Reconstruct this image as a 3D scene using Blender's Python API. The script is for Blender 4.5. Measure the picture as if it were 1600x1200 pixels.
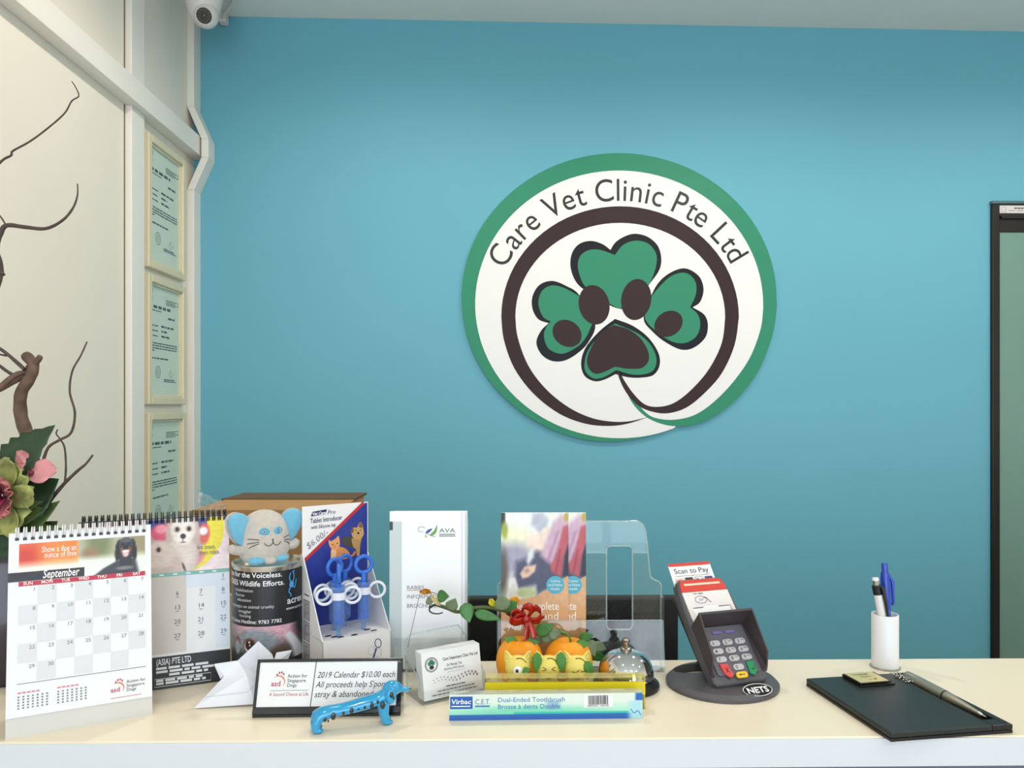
import bpy, bmesh, math, random
import numpy as np
from mathutils import Vector, Matrix
from mathutils.geometry import tessellate_polygon
from math import sin, cos, pi, radians

for o in list(bpy.data.objects):
    bpy.data.objects.remove(o, do_unlink=True)
scene = bpy.context.scene
COL = scene.collection
random.seed(7)

# ------------------------------------------------------------------ camera, world, lights, exposure
YAW = radians(0.9)
EYE = Vector((0, 0, 1.4456))
ZC = 1.10                      # counter height
YW = 2.60                      # teal wall
XL = -1.03                    # left wall plane
ZTOP = 2.765                   # ceiling at the teal wall, left end
cam_data = bpy.data.cameras.new('camera')
cam = bpy.data.objects.new('camera', cam_data)
COL.objects.link(cam)
cam.location = EYE
cam.rotation_euler = (pi / 2, 0, -YAW)
cam_data.sensor_width = 36
cam_data.lens = 27
cam_data.shift_y = 37 / 1600
cam_data.clip_start = 0.02
scene.camera = cam

scene.view_settings.view_transform = 'Standard'
scene.view_settings.look = 'None'
scene.view_settings.exposure = 0.0
scene.view_settings.gamma = 1.0
scene.view_settings.use_curve_mapping = False

world = bpy.data.worlds.new('world')
scene.world = world
world.use_nodes = True
wb = world.node_tree.nodes['Background']
wb.inputs[0].default_value = (0.80, 0.90, 1.0, 1)
wb.inputs[1].default_value = 1.2

def area_light(name, loc, rot, sx, sy, power, color, shape='RECTANGLE', spread=pi):
    l = bpy.data.lights.new(name, 'AREA')
    l.shape = shape
    l.size = sx
    l.size_y = sy
    l.energy = power
    l.color = color
    l.spread = spread
    o = bpy.data.objects.new(name, l)
    COL.objects.link(o)
    o.location = loc
    o.rotation_euler = rot
    o['kind'] = 'helper'
    return o

# daylight through the shop window behind the photographer
area_light('window_daylight', (0.7, -2.93, 1.55), (pi / 2, 0, 0), 3.4, 2.0, 64, (0.80, 0.91, 1.0))
# warm recessed ceiling lamps: (x, y, watts)
DOWNLIGHTS = [(-0.25, 1.62, 23), (0.85, 1.62, 23), (1.95, 1.62, 24),
              (-0.30, 0.25, 9), (0.85, 0.25, 10), (1.95, 0.25, 10),
              (-0.25, -1.20, 14), (0.85, -1.20, 14), (1.95, -1.20, 14)]
LAMP_COLOR = (1.0, 0.91, 0.80)

# ------------------------------------------------------------------ pixel <-> place helpers (1600x1200 frame)
FPX, CXP, HYP = 1200.0, 800.0, 637.0
def ray(px, py):
    cx = (px - CXP) / FPX
    return Vector((cx * cos(YAW) + sin(YAW), -cx * sin(YAW) + cos(YAW), (HYP - py) / FPX))
def G(px, py, z=ZC):                     # a point on a level plane
    d = ray(px, py)
    return EYE + d * ((z - EYE.z) / d.z)
def at(px, py, y):                       # a point on the upright plane y = const
    d = ray(px, py)
    return EYE + d * (y / d.y)
def onleft(px, py, x=XL):                # a point on the left wall
    d = ray(px, py)
    return EYE + d * (x / d.x)
def W(x, y, z=ZC):                       # camera-aligned ground position
    return Vector((x * cos(YAW) + y * sin(YAW), -x * sin(YAW) + y * cos(YAW), z))

# ------------------------------------------------------------------ materials
def lin(c):
    c = c / 255.0
    return c / 12.92 if c <= 0.04045 else ((c + 0.055) / 1.055) ** 2.4
def L3(rgb):
    return tuple(lin(v) for v in rgb)
MATS = {}
def mat(name, rgb, rough=0.5, metal=0.0, spec=0.5, var=0.0, vscale=20, bump=0.0, bscale=60, coat=0.0, sub=0.0, sheen=0.0, emis=0.0):
    if name in MATS:
        return MATS[name]
    m = bpy.data.materials.new(name)
    m.use_nodes = True
    nt = m.node_tree
    b = nt.nodes['Principled BSDF']
    c = L3(rgb)
    b.inputs['Base Color'].default_value = (*c, 1)
    b.inputs['Roughness'].default_value = rough
    b.inputs['Metallic'].default_value = metal
    b.inputs['Specular IOR Level'].default_value = spec
    b.inputs['Coat Weight'].default_value = coat
    b.inputs['Coat Roughness'].default_value = 0.06
    b.inputs['Sheen Weight'].default_value = sheen
    if sub:
        b.inputs['Subsurface Weight'].default_value = sub
        b.inputs['Subsurface Radius'].default_value = (0.01, 0.008, 0.006)
    if emis:
        b.inputs['Emission Color'].default_value = (*c, 1)
        b.inputs['Emission Strength'].default_value = emis
    if var or bump:
        tc = nt.nodes.new('ShaderNodeTexCoord')
        if var:
            n = nt.nodes.new('ShaderNodeTexNoise')
            n.inputs['Scale'].default_value = vscale
            n.inputs['Detail'].default_value = 4
            nt.links.new(tc.outputs['Object'], n.inputs['Vector'])
            r = nt.nodes.new('ShaderNodeValToRGB')
            r.color_ramp.elements[0].position = 0.3
            r.color_ramp.elements[1].position = 0.7
            r.color_ramp.elements[0].color = (*[v * (1 - var) for v in c], 1)
            r.color_ramp.elements[1].color = (*[min(1, v * (1 + var)) for v in c], 1)
            nt.links.new(n.outputs['Fac'], r.inputs[0])
            nt.links.new(r.outputs[0], b.inputs['Base Color'])
        if bump:
            n2 = nt.nodes.new('ShaderNodeTexNoise')
            n2.inputs['Scale'].default_value = bscale
            n2.inputs['Detail'].default_value = 3
            nt.links.new(tc.outputs['Object'], n2.inputs['Vector'])
            bp = nt.nodes.new('ShaderNodeBump')
            bp.inputs['Strength'].default_value = bump
            bp.inputs['Distance'].default_value = 0.002
            nt.links.new(n2.outputs['Fac'], bp.inputs['Height'])
            nt.links.new(bp.outputs[0], b.inputs['Normal'])
    MATS[name] = m
    return m
def ink(rgb, rough=0.45):
    return mat('ink_%02x%02x%02x' % tuple(int(v) for v in rgb), rgb, rough)
def clear(name, tint=(1, 1, 1), refl=0.9, rough=0.02, ior=1.45, haze=0.0, hazecol=(0.9, 0.93, 0.95)):
    """clear sheet plastic: see-through with a Fresnel reflection (and a little haze)"""
    if name in MATS:
        return MATS[name]
    m = bpy.data.materials.new(name)
    m.use_nodes = True
    nt = m.node_tree
    nt.nodes.remove(nt.nodes['Principled BSDF'])
    out = nt.nodes['Material Output']
    tr = nt.nodes.new('ShaderNodeBsdfTransparent')
    tr.inputs[0].default_value = (*tint, 1)
    gl = nt.nodes.new('ShaderNodeBsdfGlossy')
    gl.inputs['Color'].default_value = (refl, refl, refl, 1)
    gl.inputs['Roughness'].default_value = rough
    fr = nt.nodes.new('ShaderNodeFresnel')
    fr.inputs['IOR'].default_value = ior
    base = tr.outputs[0]
    if haze:
        df = nt.nodes.new('ShaderNodeBsdfDiffuse')
        df.inputs[0].default_value = (*hazecol, 1)
        mh = nt.nodes.new('ShaderNodeMixShader')
        mh.inputs[0].default_value = haze
        nt.links.new(tr.outputs[0], mh.inputs[1])
        nt.links.new(df.outputs[0], mh.inputs[2])
        base = mh.outputs[0]
    mx = nt.nodes.new('ShaderNodeMixShader')
    # same reflectance from both faces of the sheet
    ge = nt.nodes.new('ShaderNodeNewGeometry')
    mm = nt.nodes.new('ShaderNodeMath')
    mm.operation = 'MULTIPLY_ADD'
    mm.inputs[1].default_value = 1 / ior - ior
    mm.inputs[2].default_value = ior
    nt.links.new(ge.outputs['Backfacing'], mm.inputs[0])
    nt.links.new(mm.outputs[0], fr.inputs['IOR'])
    nt.links.new(fr.outputs[0], mx.inputs[0])
    nt.links.new(base, mx.inputs[1])
    nt.links.new(gl.outputs[0], mx.inputs[2])
    nt.links.new(mx.outputs[0], out.inputs[0])
    MATS[name] = m
    return m
def print_mat():
    if 'printed_picture' in MATS:
        return MATS['printed_picture']
    m = bpy.data.materials.new('printed_picture')
    m.use_nodes = True
    nt = m.node_tree
    b = nt.nodes['Principled BSDF']
    a = nt.nodes.new('ShaderNodeVertexColor')
    a.layer_name = 'ink'
    nt.links.new(a.outputs[0], b.inputs['Base Color'])
    b.inputs['Roughness'].default_value = 0.4
    MATS['printed_picture'] = m
    return m

# ------------------------------------------------------------------ mesh building
def catmull(pts, n=6, closed=True, sharp=()):
    """smooth outline through 2D/3D points; indices in sharp stay corners"""
    P = [Vector(p) for p in pts]
    N = len(P)
    out = []
    rng = range(N) if closed else range(N - 1)
    for i in rng:
        p1, p2 = P[i], P[(i + 1) % N]
        p0 = P[i - 1] if (closed or i > 0) else p1
        p3 = P[(i + 2) % N] if (closed or i + 2 < N) else p2
        t1 = (p2 - p0) * 0.5
        t2 = (p3 - p1) * 0.5
        if i in sharp:
            t1 = (p2 - p1) * 0.7
        if (i + 1) % N in sharp:
            t2 = (p2 - p1) * 0.7
        for k in range(n):
            t = k / n
            t_2, t_3 = t * t, t * t * t
            out.append(p1 * (2 * t_3 - 3 * t_2 + 1) + t1 * (t_3 - 2 * t_2 + t) + p2 * (-2 * t_3 + 3 * t_2) + t2 * (t_3 - t_2))
    if not closed:
        out.append(P[-1])
    return out
def ellipse(cx, cy, rx, ry, rot=0, n=32, a0=0, a1=2 * pi):
    full = abs(a1 - a0 - 2 * pi) < 1e-6
    m = n if full else n - 1
    r = []
    for k in range(n):
        a = a0 + (a1 - a0) * k / m
        x, y = rx * cos(a), ry * sin(a)
        r.append(Vector((cx + x * cos(rot) - y * sin(rot), cy + x * sin(rot) + y * cos(rot))))
    return r
def rrect(x0, y0, x1, y1, r, n=4):
    out = []
    for cx, cy, a in ((x1 - r, y1 - r, 0), (x0 + r, y1 - r, pi / 2), (x0 + r, y0 + r, pi), (x1 - r, y0 + r, 1.5 * pi)):
        for k in range(n + 1):
            t = a + pi / 2 * k / n
            out.append(Vector((cx + r * cos(t), cy + r * sin(t))))
    return out
def rect(x0, y0, x1, y1):
    return [Vector((x0, y0)), Vector((x1, y0)), Vector((x1, y1)), Vector((x0, y1))]

class B:
    def __init__(s):
        s.v, s.f = [], []
    def add(s, vs, fs, M=None):
        o = len(s.v)
        for p in vs:
            p = Vector(p) if len(p) == 3 else Vector((p[0], p[1], 0))
            s.v.append(M @ p if M else p)
        s.f += [tuple(i + o for i in f) for f in fs]
        return s
    def box(s, x0, y0, z0, x1, y1, z1, M=None):
        vs = [(x, y, z) for z in (z0, z1) for x, y in ((x0, y0), (x1, y0), (x1, y1), (x0, y1))]
        return s.add(vs, [(3, 2, 1, 0), (4, 5, 6, 7), (0, 1, 5, 4), (1, 2, 6, 5), (2, 3, 7, 6), (3, 0, 4, 7)], M)
    def poly(s, pts, z=0.0, M=None):
        P = [Vector((p[0], p[1], z)) for p in pts]
        area = sum(P[i].x * P[(i + 1) % len(P)].y - P[(i + 1) % len(P)].x * P[i].y for i in range(len(P)))
        if area < 0:
            P.reverse()
        tris = tessellate_polygon([P])
        fs = []
        for a, b, c in tris:
            n = (P[b] - P[a]).cross(P[c] - P[a])
            fs.append((a, b, c) if n.z >= 0 else (a, c, b))
        return s.add(P, fs, M)
    def strip(s, A, C, z=0.0, M=None, closed=False):
        n = len(A)
        vs = [(p[0], p[1], z) for p in A] + [(p[0], p[1], z) for p in C]
        fs = []
        for i in range(n if closed else n - 1):
            j = (i + 1) % n
            q = (i, j, n + j, n + i)
            nn = (Vector(vs[q[1]]) - Vector(vs[q[0]])).cross(Vector(vs[q[3]]) - Vector(vs[q[0]]))
            fs.append(q if nn.z >= 0 else q[::-1])
        return s.add(vs, fs, M)
    def line(s, pts, w, z=0.0, M=None, closed=False):
        P = [Vector((p[0], p[1])) for p in pts]
        A, C = [], []
        n = len(P)
        for i, p in enumerate(P):
            a = P[i - 1] if (i > 0 or closed) else p
            b = P[(i + 1) % n] if (i < n - 1 or closed) else p
            d = b - a
            if d.length < 1e-9:
                d = Vector((1, 0))
            d.normalize()
            q = Vector((-d.y, d.x)) * w / 2
            A.append(p + q)
            C.append(p - q)
        return s.strip(A, C, z, M, closed)
    def prism(s, pts, z0, z1, M=None):
        P = [Vector((p[0], p[1], 0)) for p in pts]
        n = len(P)
        area = sum(P[i].x * P[(i + 1) % n].y - P[(i + 1) % n].x * P[i].y for i in range(n))
        if area < 0:
            P.reverse()
        tris = tessellate_polygon([P])
        vs = [(p.x, p.y, z0) for p in P] + [(p.x, p.y, z1) for p in P]
        fs = []
        for a, b, c in tris:
            nn = (P[b] - P[a]).cross(P[c] - P[a])
            t = (a, b, c) if nn.z >= 0 else (a, c, b)
            fs.append(tuple(i + n for i in t))
            fs.append(t[::-1])
        for i in range(n):
            j = (i + 1) % n
            fs.append((i, j, n + j, n + i))
        return s.add(vs, fs, M)
    def tube(s, pts, r, n=8, M=None, closed=False, cap=True, flat=1.0):
        P = [Vector(p) for p in pts]
        m = len(P)
        R = r if isinstance(r, (list, tuple)) else [r] * m
        vs, fs = [], []
        prev = None
        for i, p in enumerate(P):
            a = P[i - 1] if (i > 0 or closed) else p
            b = P[(i + 1) % m] if (i < m - 1 or closed) else p
            d = (b - a)
            if d.length < 1e-9:
                d = Vector((0, 0, 1))
            d.normalize()
            if prev is None:
                u = d.orthogonal().normalized()
            else:
                u = prev - d * prev.dot(d)
                u = u.normalized() if u.length > 1e-6 else d.orthogonal().normalized()
            prev = u
            w = d.cross(u)
            for k in range(n):
                t = 2 * pi * k / n
                vs.append(p + (u * cos(t) + w * sin(t) * flat) * R[i])
        for i in range(m if closed else m - 1):
            j = (i + 1) % m
            for k in range(n):
                l = (k + 1) % n
                fs.append((i * n + k, i * n + l, j * n + l, j * n + k))
        if cap and not closed:
            fs.append(tuple(reversed(range(n))))
            fs.append(tuple((m - 1) * n + k for k in range(n)))
        return s.add(vs, fs, M)
    def lathe(s, prof, n=32, M=None):
        vs, fs = [], []
        rings = []
        for r, z in prof:
            if r < 1e-7:
                rings.append([len(vs)])
                vs.append((0, 0, z))
            else:
                rings.append(list(range(len(vs), len(vs) + n)))
                vs += [(r * cos(2 * pi * k / n), r * sin(2 * pi * k / n), z) for k in range(n)]
        for A, C in zip(rings, rings[1:]):
            for k in range(n):
                l = (k + 1) % n
                if len(A) == 1 and len(C) == 1:
                    continue
                if len(A) == 1:
                    fs.append((A[0], C[l], C[k]))
                elif len(C) == 1:
                    fs.append((A[k], A[l], C[0]))
                else:
                    fs.append((A[k], A[l], C[l], C[k]))
        return s.add(vs, fs, M)
    def ball(s, c, rx, ry=None, rz=None, nu=16, nv=10, M=None, e=1.0):
        ry = rx if ry is None else ry
        rz = rx if rz is None else rz
        T = Matrix.Translation(Vector(c)) @ Matrix.Diagonal((rx, ry, rz, 1))
        prof = []
        for k in range(nv + 1):
            a = -pi / 2 + pi * k / nv
            cz, sz = cos(a), sin(a)
            prof.append((abs(cz) ** e if 0 < k < nv else 0, math.copysign(abs(sz) ** e, sz)))
        return s.lathe(prof, nu, (M @ T) if M else T)
    def text(s, body, x, y, size, align='LEFT', bold=0.0, shear=0.0, sx=1.0, rot=0.0, z=0.0, space=1.0, M=None, fit=None, res=2):
        cu = bpy.data.curves.new('lettering', 'FONT')
        cu.body = body
        cu.size = size
        cu.align_x = align
        cu.shear = shear
        cu.offset = bold * size
        cu.space_character = space
        cu.resolution_u = res
        ob = bpy.data.objects.new('lettering', cu)
        me = ob.to_mesh()
        vs = [v.co.copy() for v in me.vertices]
        fs = [tuple(p.vertices) for p in me.polygons]
        ob.to_mesh_clear()
        bpy.data.objects.remove(ob)
        bpy.data.curves.remove(cu)
        if fit and vs:
            lo = min(v.x for v in vs)
            hi = max(v.x for v in vs)
            sx = fit / max(hi - lo, 1e-6)
        T = Matrix.Translation((x, y, z)) @ Matrix.Rotation(rot, 4, 'Z') @ Matrix.Diagonal((sx, 1, 1, 1))
        return s.add(vs, fs, (M @ T) if M else T)
    def mesh(s, name, smooth=None):
        me = bpy.data.meshes.new(name)
        me.from_pydata([tuple(v) for v in s.v], [], s.f)
        me.update()
        if smooth is not None:
            me.polygons.foreach_set('use_smooth', [True] * len(me.polygons))
            me.set_sharp_from_angle(angle=radians(smooth))
        return me
    def obj(s, name, material, parent=None, M=None, smooth=None, bevel=0.0, seg=2, label=None, weld=False):
        me = s.mesh(name, smooth)
        me.materials.append(material)
        return link(name, me, parent, M, bevel, seg, label)
def link(name, me, parent=None, M=None, bevel=0.0, seg=2, label=None):
    o = bpy.data.objects.new(name, me)
    COL.objects.link(o)
    if parent:
        o.parent = parent
    if M is not None:
        o.matrix_local = M
    if bevel:
        md = o.modifiers.new('bevel', 'BEVEL')
        md.width = bevel
        md.segments = seg
        md.limit_method = 'ANGLE'
        md.angle_limit = radians(40)
        md.harden_normals = False
    if label:
        o['label'] = label
    return o
def thing(name, label, cat, loc=(0, 0, 0), rz=0.0, group=None):
    o = bpy.data.objects.new(name, None)
    COL.objects.link(o)
    o.location = loc
    o.rotation_euler = (0, 0, rz)
    o.empty_display_size = 0.02
    return tag(o, label, cat, group)
def tag(o, label, cat, group=None):
    o['label'] = label
    o['category'] = cat
    if group:
        o['group'] = group
    return o
def struct(o):
    o['kind'] = 'structure'
    return o
def frame(o, u, v):
    """local matrix of a flat panel: origin o, x along u, y along v"""
    u = Vector(u).normalized()
    v = Vector(v)
    n = u.cross(v).normalized()
    v = n.cross(u)
    m = Matrix((u, v, n)).transposed().to_4x4()
    m.translation = Vector(o)
    return m
T = lambda x, y, z: Matrix.Translation((x, y, z))
RX = lambda a: Matrix.Rotation(a, 4, 'X')
RY = lambda a: Matrix.Rotation(a, 4, 'Y')
RZ = lambda a: Matrix.Rotation(a, 4, 'Z')
SC = lambda x, y, z: Matrix.Diagonal((x, y, z, 1))
def remesh(o, voxel, smooth_it=4):
    md = o.modifiers.new('remesh', 'REMESH')
    md.mode = 'VOXEL'
    md.voxel_size = voxel
    md.use_smooth_shade = True
    sm = o.modifiers.new('smooth', 'SMOOTH')
    sm.iterations = smooth_it
    sm.factor = 0.5

class Pic:
    """soft printed picture on a fine grid; x right, y down, both 0..1"""
    def __init__(s, nx, ny, bg, asp=1.0):
        s.nx, s.ny, s.asp = nx, ny, asp
        xs = np.linspace(0, 1, nx)
        ys = np.linspace(0, 1, ny)
        s.X, s.Y = np.meshgrid(xs, ys)
        s.c = np.ones((ny, nx, 3)) * np.array(bg, float)
    def put(s, m, col, op=1.0):
        m = np.clip(m, 0, 1)[..., None] * op
        s.c = s.c * (1 - m) + np.array(col, float) * m
    def ell(s, cx, cy, rx, ry, col, soft=0.25, rot=0.0, op=1.0):
        dx, dy = (s.X - cx) * s.asp, s.Y - cy
        x = dx * cos(rot) + dy * sin(rot)
        y = -dx * sin(rot) + dy * cos(rot)
        d = np.sqrt((x / (rx * s.asp)) ** 2 + (y / ry) ** 2)
        s.put((1 + soft / 2 - d) / max(soft, 1e-3), col, op)
        return s
    def rect(s, x0, y0, x1, y1, col, soft=0.01, op=1.0):
        m = np.minimum(np.minimum((s.X - x0), (x1 - s.X)), np.minimum((s.Y - y0), (y1 - s.Y))) / soft + 0.5
        s.put(m, col, op)
        return s
    def half(s, a, b, c, col, soft=0.02, op=1.0):       # a x + b y > c
        s.put((a * s.X + b * s.Y - c) / soft + 0.5, col, op)
        return s
    def poly(s, pts, col, soft=0.02, op=1.0):
        n = len(pts)
        inside = np.zeros_like(s.X, bool)
        dist = np.full_like(s.X, 9.0)
        for i in range(n):
            x0, y0 = pts[i]
            x1, y1 = pts[(i + 1) % n]
            cond = ((y0 > s.Y) != (y1 > s.Y))
            with np.errstate(divide='ignore', invalid='ignore'):
                xi = (x1 - x0) * (s.Y - y0) / ((y1 - y0) if abs(y1 - y0) > 1e-9 else 1e-9) + x0
            inside ^= cond & (s.X < xi)
            dx, dy = x1 - x0, y1 - y0
            t = np.clip(((s.X - x0) * dx + (s.Y - y0) * dy) / (dx * dx + dy * dy + 1e-12), 0, 1)
            dist = np.minimum(dist, np.hypot(s.X - x0 - t * dx, s.Y - y0 - t * dy))
        s.put(np.where(inside, 1, -1) * dist / soft + 0.5, col, op)
        return s
    def noise(s, amp, cells, seed):
        rng = np.random.default_rng(seed)
        g = rng.random((cells + 2, cells + 2))
        fx, fy = s.X * cells, s.Y * cells
        ix, iy = fx.astype(int), fy.astype(int)
        tx, ty = fx - ix, fy - iy
        v = (g[iy, ix] * (1 - tx) + g[iy, ix + 1] * tx) * (1 - ty) + (g[iy + 1, ix] * (1 - tx) + g[iy + 1, ix + 1] * tx) * ty
        s.c = np.clip(s.c * (1 + amp * (v[..., None] - 0.5) * 2), 0, 255)
        return s
    def obj(s, name, fn, parent=None, M=None, label=None):
        """fn(x, y) -> local point"""
        nx, ny = s.nx, s.ny
        vs = [fn(s.X[j, i], s.Y[j, i]) for j in range(ny) for i in range(nx)]
        fs = [((j + 1) * nx + i, (j + 1) * nx + i + 1, j * nx + i + 1, j * nx + i) for j in range(ny - 1) for i in range(nx - 1)]
        me = bpy.data.meshes.new(name)
        me.from_pydata([tuple(v) for v in vs], [], fs)
        c = s.c / 255.0
        c = np.where(c <= 0.04045, c / 12.92, ((c + 0.055) / 1.055) ** 2.4)
        a = me.color_attributes.new('ink', 'FLOAT_COLOR', 'POINT')
        a.data.foreach_set('color', np.concatenate([c.reshape(-1, 3), np.ones((nx * ny, 1))], 1).astype(np.float32).ravel())
        me.materials.append(print_mat())
        me.update()
        return link(name, me, parent, M, label=label)

# ------------------------------------------------------------------ the room
teal = mat('teal_paint', (107, 176, 196), 0.62, spec=0.3, var=0.02, vscale=1.5, bump=0.08, bscale=140)
cream = mat('cream_paint', (240, 232, 219), 0.55, spec=0.3, var=0.02, vscale=2, bump=0.05, bscale=120)
white_trim = mat('white_trim_paint', (242, 237, 229), 0.42, var=0.015, vscale=6)
ceil_m = mat('ceiling_paint', (232, 236, 234), 0.8, var=0.02, vscale=2)
floor_m = mat('floor_tile', (214, 210, 203), 0.35, var=0.06, vscale=5)
XR, YF = 3.4, -3.0
b = B(); b.box(XL - 0.1, YF - 0.1, -0.1, XR + 0.1, YW + 0.1, 0.0)
struct(b.obj('floor', floor_m))
# ceiling: sags a little to the right, as in the photo
zl, zr = ZTOP, ZTOP - 0.028 * 1.1
b = B(); b.add([(XL - .1, YF - .1, zl), (XR + .1, YF - .1, zr - .02), (XR + .1, YW + .1, zr - .02), (XL - .1, YW + .1, zl),
               (XL - .1, YF - .1, zl + .1), (XR + .1, YF - .1, zr + .1), (XR + .1, YW + .1, zr + .1), (XL - .1, YW + .1, zl + .1)],
              [(3, 2, 1, 0), (4, 5, 6, 7), (0, 1, 5, 4), (1, 2, 6, 5), (2, 3, 7, 6), (3, 0, 4, 7)])
struct(b.obj('ceiling', ceil_m))
b = B(); b.box(XL - 0.1, YW, 0, XR + 0.1, YW + 0.1, ZTOP + 0.05)
struct(b.obj('wall_back', teal))
b = B(); b.box(XL - 0.1, YF - 0.1, 0, XL, YW, ZTOP + 0.05)
struct(b.obj('wall_left', cream))
b = B(); b.box(XR, YF - 0.1, 0, XR + 0.1, YW, ZTOP + 0.05)
struct(b.obj('wall_right', cream))
# wall behind the photographer with the shop window
b = B()
b.box(XL, YF - .1, 0, -1.0 + 0.0, YF, ZTOP + .05)
b.box(-1.0, YF - .1, 0, 2.4, YF, 0.55)
b.box(-1.0, YF - .1, 2.55, 2.4, YF, ZTOP + .05)
b.box(2.4, YF - .1, 0, XR, YF, ZTOP + .05)
struct(b.obj('wall_front', cream))
wroot = bpy.data.objects.new('window_1', None); COL.objects.link(wroot); struct(wroot)
dark_alu = mat('dark_aluminium', (40, 38, 38), 0.35, metal=0.6)
for x0, x1, z0, z1 in ((-1, 2.4, .55, .6), (-1, 2.4, 2.5, 2.55), (-1, -.95, .6, 2.5), (2.35, 2.4, .6, 2.5), (.68, .73, .6, 2.5)):
    B().box(x0, YF - .06, z0, x1, YF - .01, z1).obj('window_frame', dark_alu, wroot)
wg = clear('window_glass', (0.97, 0.99, 0.99))
for x0, x1 in ((-.95, .68), (.73, 2.35)):
    B().box(x0, YF - .045, .6, x1, YF - .039, 2.5).obj('pane', wg, wroot)
# recessed ceiling lamps
glow = mat('lamp_glow', (255, 236, 205), 0.5, emis=14)
for k, (lx, ly, pw) in enumerate(DOWNLIGHTS):
    zc = zl + (zr - .02 - zl) * (lx - XL) / (XR - XL)
    rowname = 'row nearest the teal wall' if ly > 1 else ('row over the counter' if ly > 0 else 'row over the customers')
    colname = ('leftmost', 'middle', 'rightmost')[k % 3]
    t = thing('ceiling_downlight', '%s round recessed downlight in the ceiling, %s' % (colname, rowname), 'ceiling light', (lx, ly, zc), 0, 'recessed ceiling downlights')
    B().lathe([(0.043, 0.0), (0.043, -0.006), (0.062, -0.008), (0.068, -0.004), (0.068, 0.0)], 32).obj('trim_ring', white_trim, t, smooth=30)
    B().lathe([(0, -0.003), (0.043, -0.003), (0.043, -0.001), (0, -0.001)], 32).obj('lamp_disc', glow, t)
    l = bpy.data.lights.new('downlight_beam', 'SPOT')
    l.energy = pw
    l.color = LAMP_COLOR
    l.spot_size = radians(172)
    l.spot_blend = 0.5
    l.shadow_soft_size = 0.05
    lo = bpy.data.objects.new('downlight_beam', l)
    COL.objects.link(lo)
    lo.parent = t
    lo.location = (0, 0, -0.03)

# partition trims on the left wall
def lw(px_near, px_far):        # y range along the left wall from pixel columns
    return onleft(px_near, HYP).y, onleft(px_far, HYP).y
pr = 0.041                       # how far the rail stands off the wall
zb = EYE.z + 0.808 * abs(XL)
zt = EYE.z + 0.870 * abs(XL)
B().box(XL, -0.2, zb, XL + pr, YW - 0.001, zt).obj('trim_1', white_trim, bevel=0.002)['kind'] = 'structure'
for nm, z0, z1 in (('trim_2', 0.0, zb), ('trim_3', zt, ZTOP)):
    y1 = onleft(206, HYP, XL + 0.018).y
    y2 = onleft(226, HYP, XL + 0.018).y
    B().box(XL, y1, z0, XL + 0.018, y2, z1).obj(nm, white_trim, bevel=0.0015)['kind'] = 'structure'
# thin dark strips beside the stiles: shadow of the panel gap, painted brown
joint = mat('joint_shadow_brown', (96, 84, 70), 0.8)
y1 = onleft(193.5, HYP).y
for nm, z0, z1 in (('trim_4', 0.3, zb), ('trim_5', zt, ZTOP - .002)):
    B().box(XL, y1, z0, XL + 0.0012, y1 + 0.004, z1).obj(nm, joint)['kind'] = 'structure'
B().box(XL, YW - .02, 0.0, XR, YW, 0.09).obj('baseboard_back', white_trim, bevel=0.003)['kind'] = 'structure'

# door on the teal wall
door_black = mat('door_frame_black', (18, 14, 13), 0.4, var=0.1, vscale=10)
door_green = mat('door_panel_frosted', (116, 152, 142), 0.35, spec=0.4, var=0.03, vscale=3)
dx0 = at(1551, 600, YW - .014).x
dx1 = at(1567.5, 600, YW - .03).x
dzt = at(1550, 316, YW - .03).z
dzi = at(1567, 361, YW - .03).z
dr = bpy.data.objects.new('door_1', None); COL.objects.link(dr); struct(dr)
dr.location = (dx0, YW, 0)
w = 0.98
B().box(0, -.014, 0, dx1 - dx0, 0, dzt).obj('door_jamb', door_black, dr, bevel=.002)
B().box(w - (dx1 - dx0), -.014, 0, w, 0, dzt).obj('door_jamb', door_black, dr, bevel=.002)
B().box(dx1 - dx0, -.014, dzi, w - (dx1 - dx0), 0, dzt).obj('door_head', door_black, dr, bevel=.002)
B().box(-.002, -.016, dzt, w + .002, 0, dzt + .009).obj('door_cap', mat('door_cap_grey_blue', (70, 108, 120), .5), dr)
B().box(dx1 - dx0, -.010, 0.01, w - (dx1 - dx0), -.004, dzi).obj('door_leaf', door_green, dr)
B().box(dx1 - dx0, -.024, dzi + .045, w - .1, -.014, dzi + .055).obj('door_track', door_black, dr)
sx = at(1562, 600, YW - .015).x - dx0
B().box(sx, -.0155, dzt - .033, sx + .26, -.014, dzt - .007).obj('door_label', ink((214, 208, 210)), dr, label='white printed sticker')
Md = frame((sx, -.0158, dzt - .033), (1, 0, 0), (0, 0, 1))
d = B()
for k in range(6):
    d.poly(rect(.05 + .011 * k, .0145, .059 + .011 * k, .019))
d.line([(.006, .004), (.02, .004), (.02, .021), (.006, .021)], .001, closed=True)
for k in range(4):
    d.poly(rect(.03 + .03 * k, .008, .05 + .03 * k, .0095))
d.obj('door_label_print', ink((60, 60, 66)), dr, Md)

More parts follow.
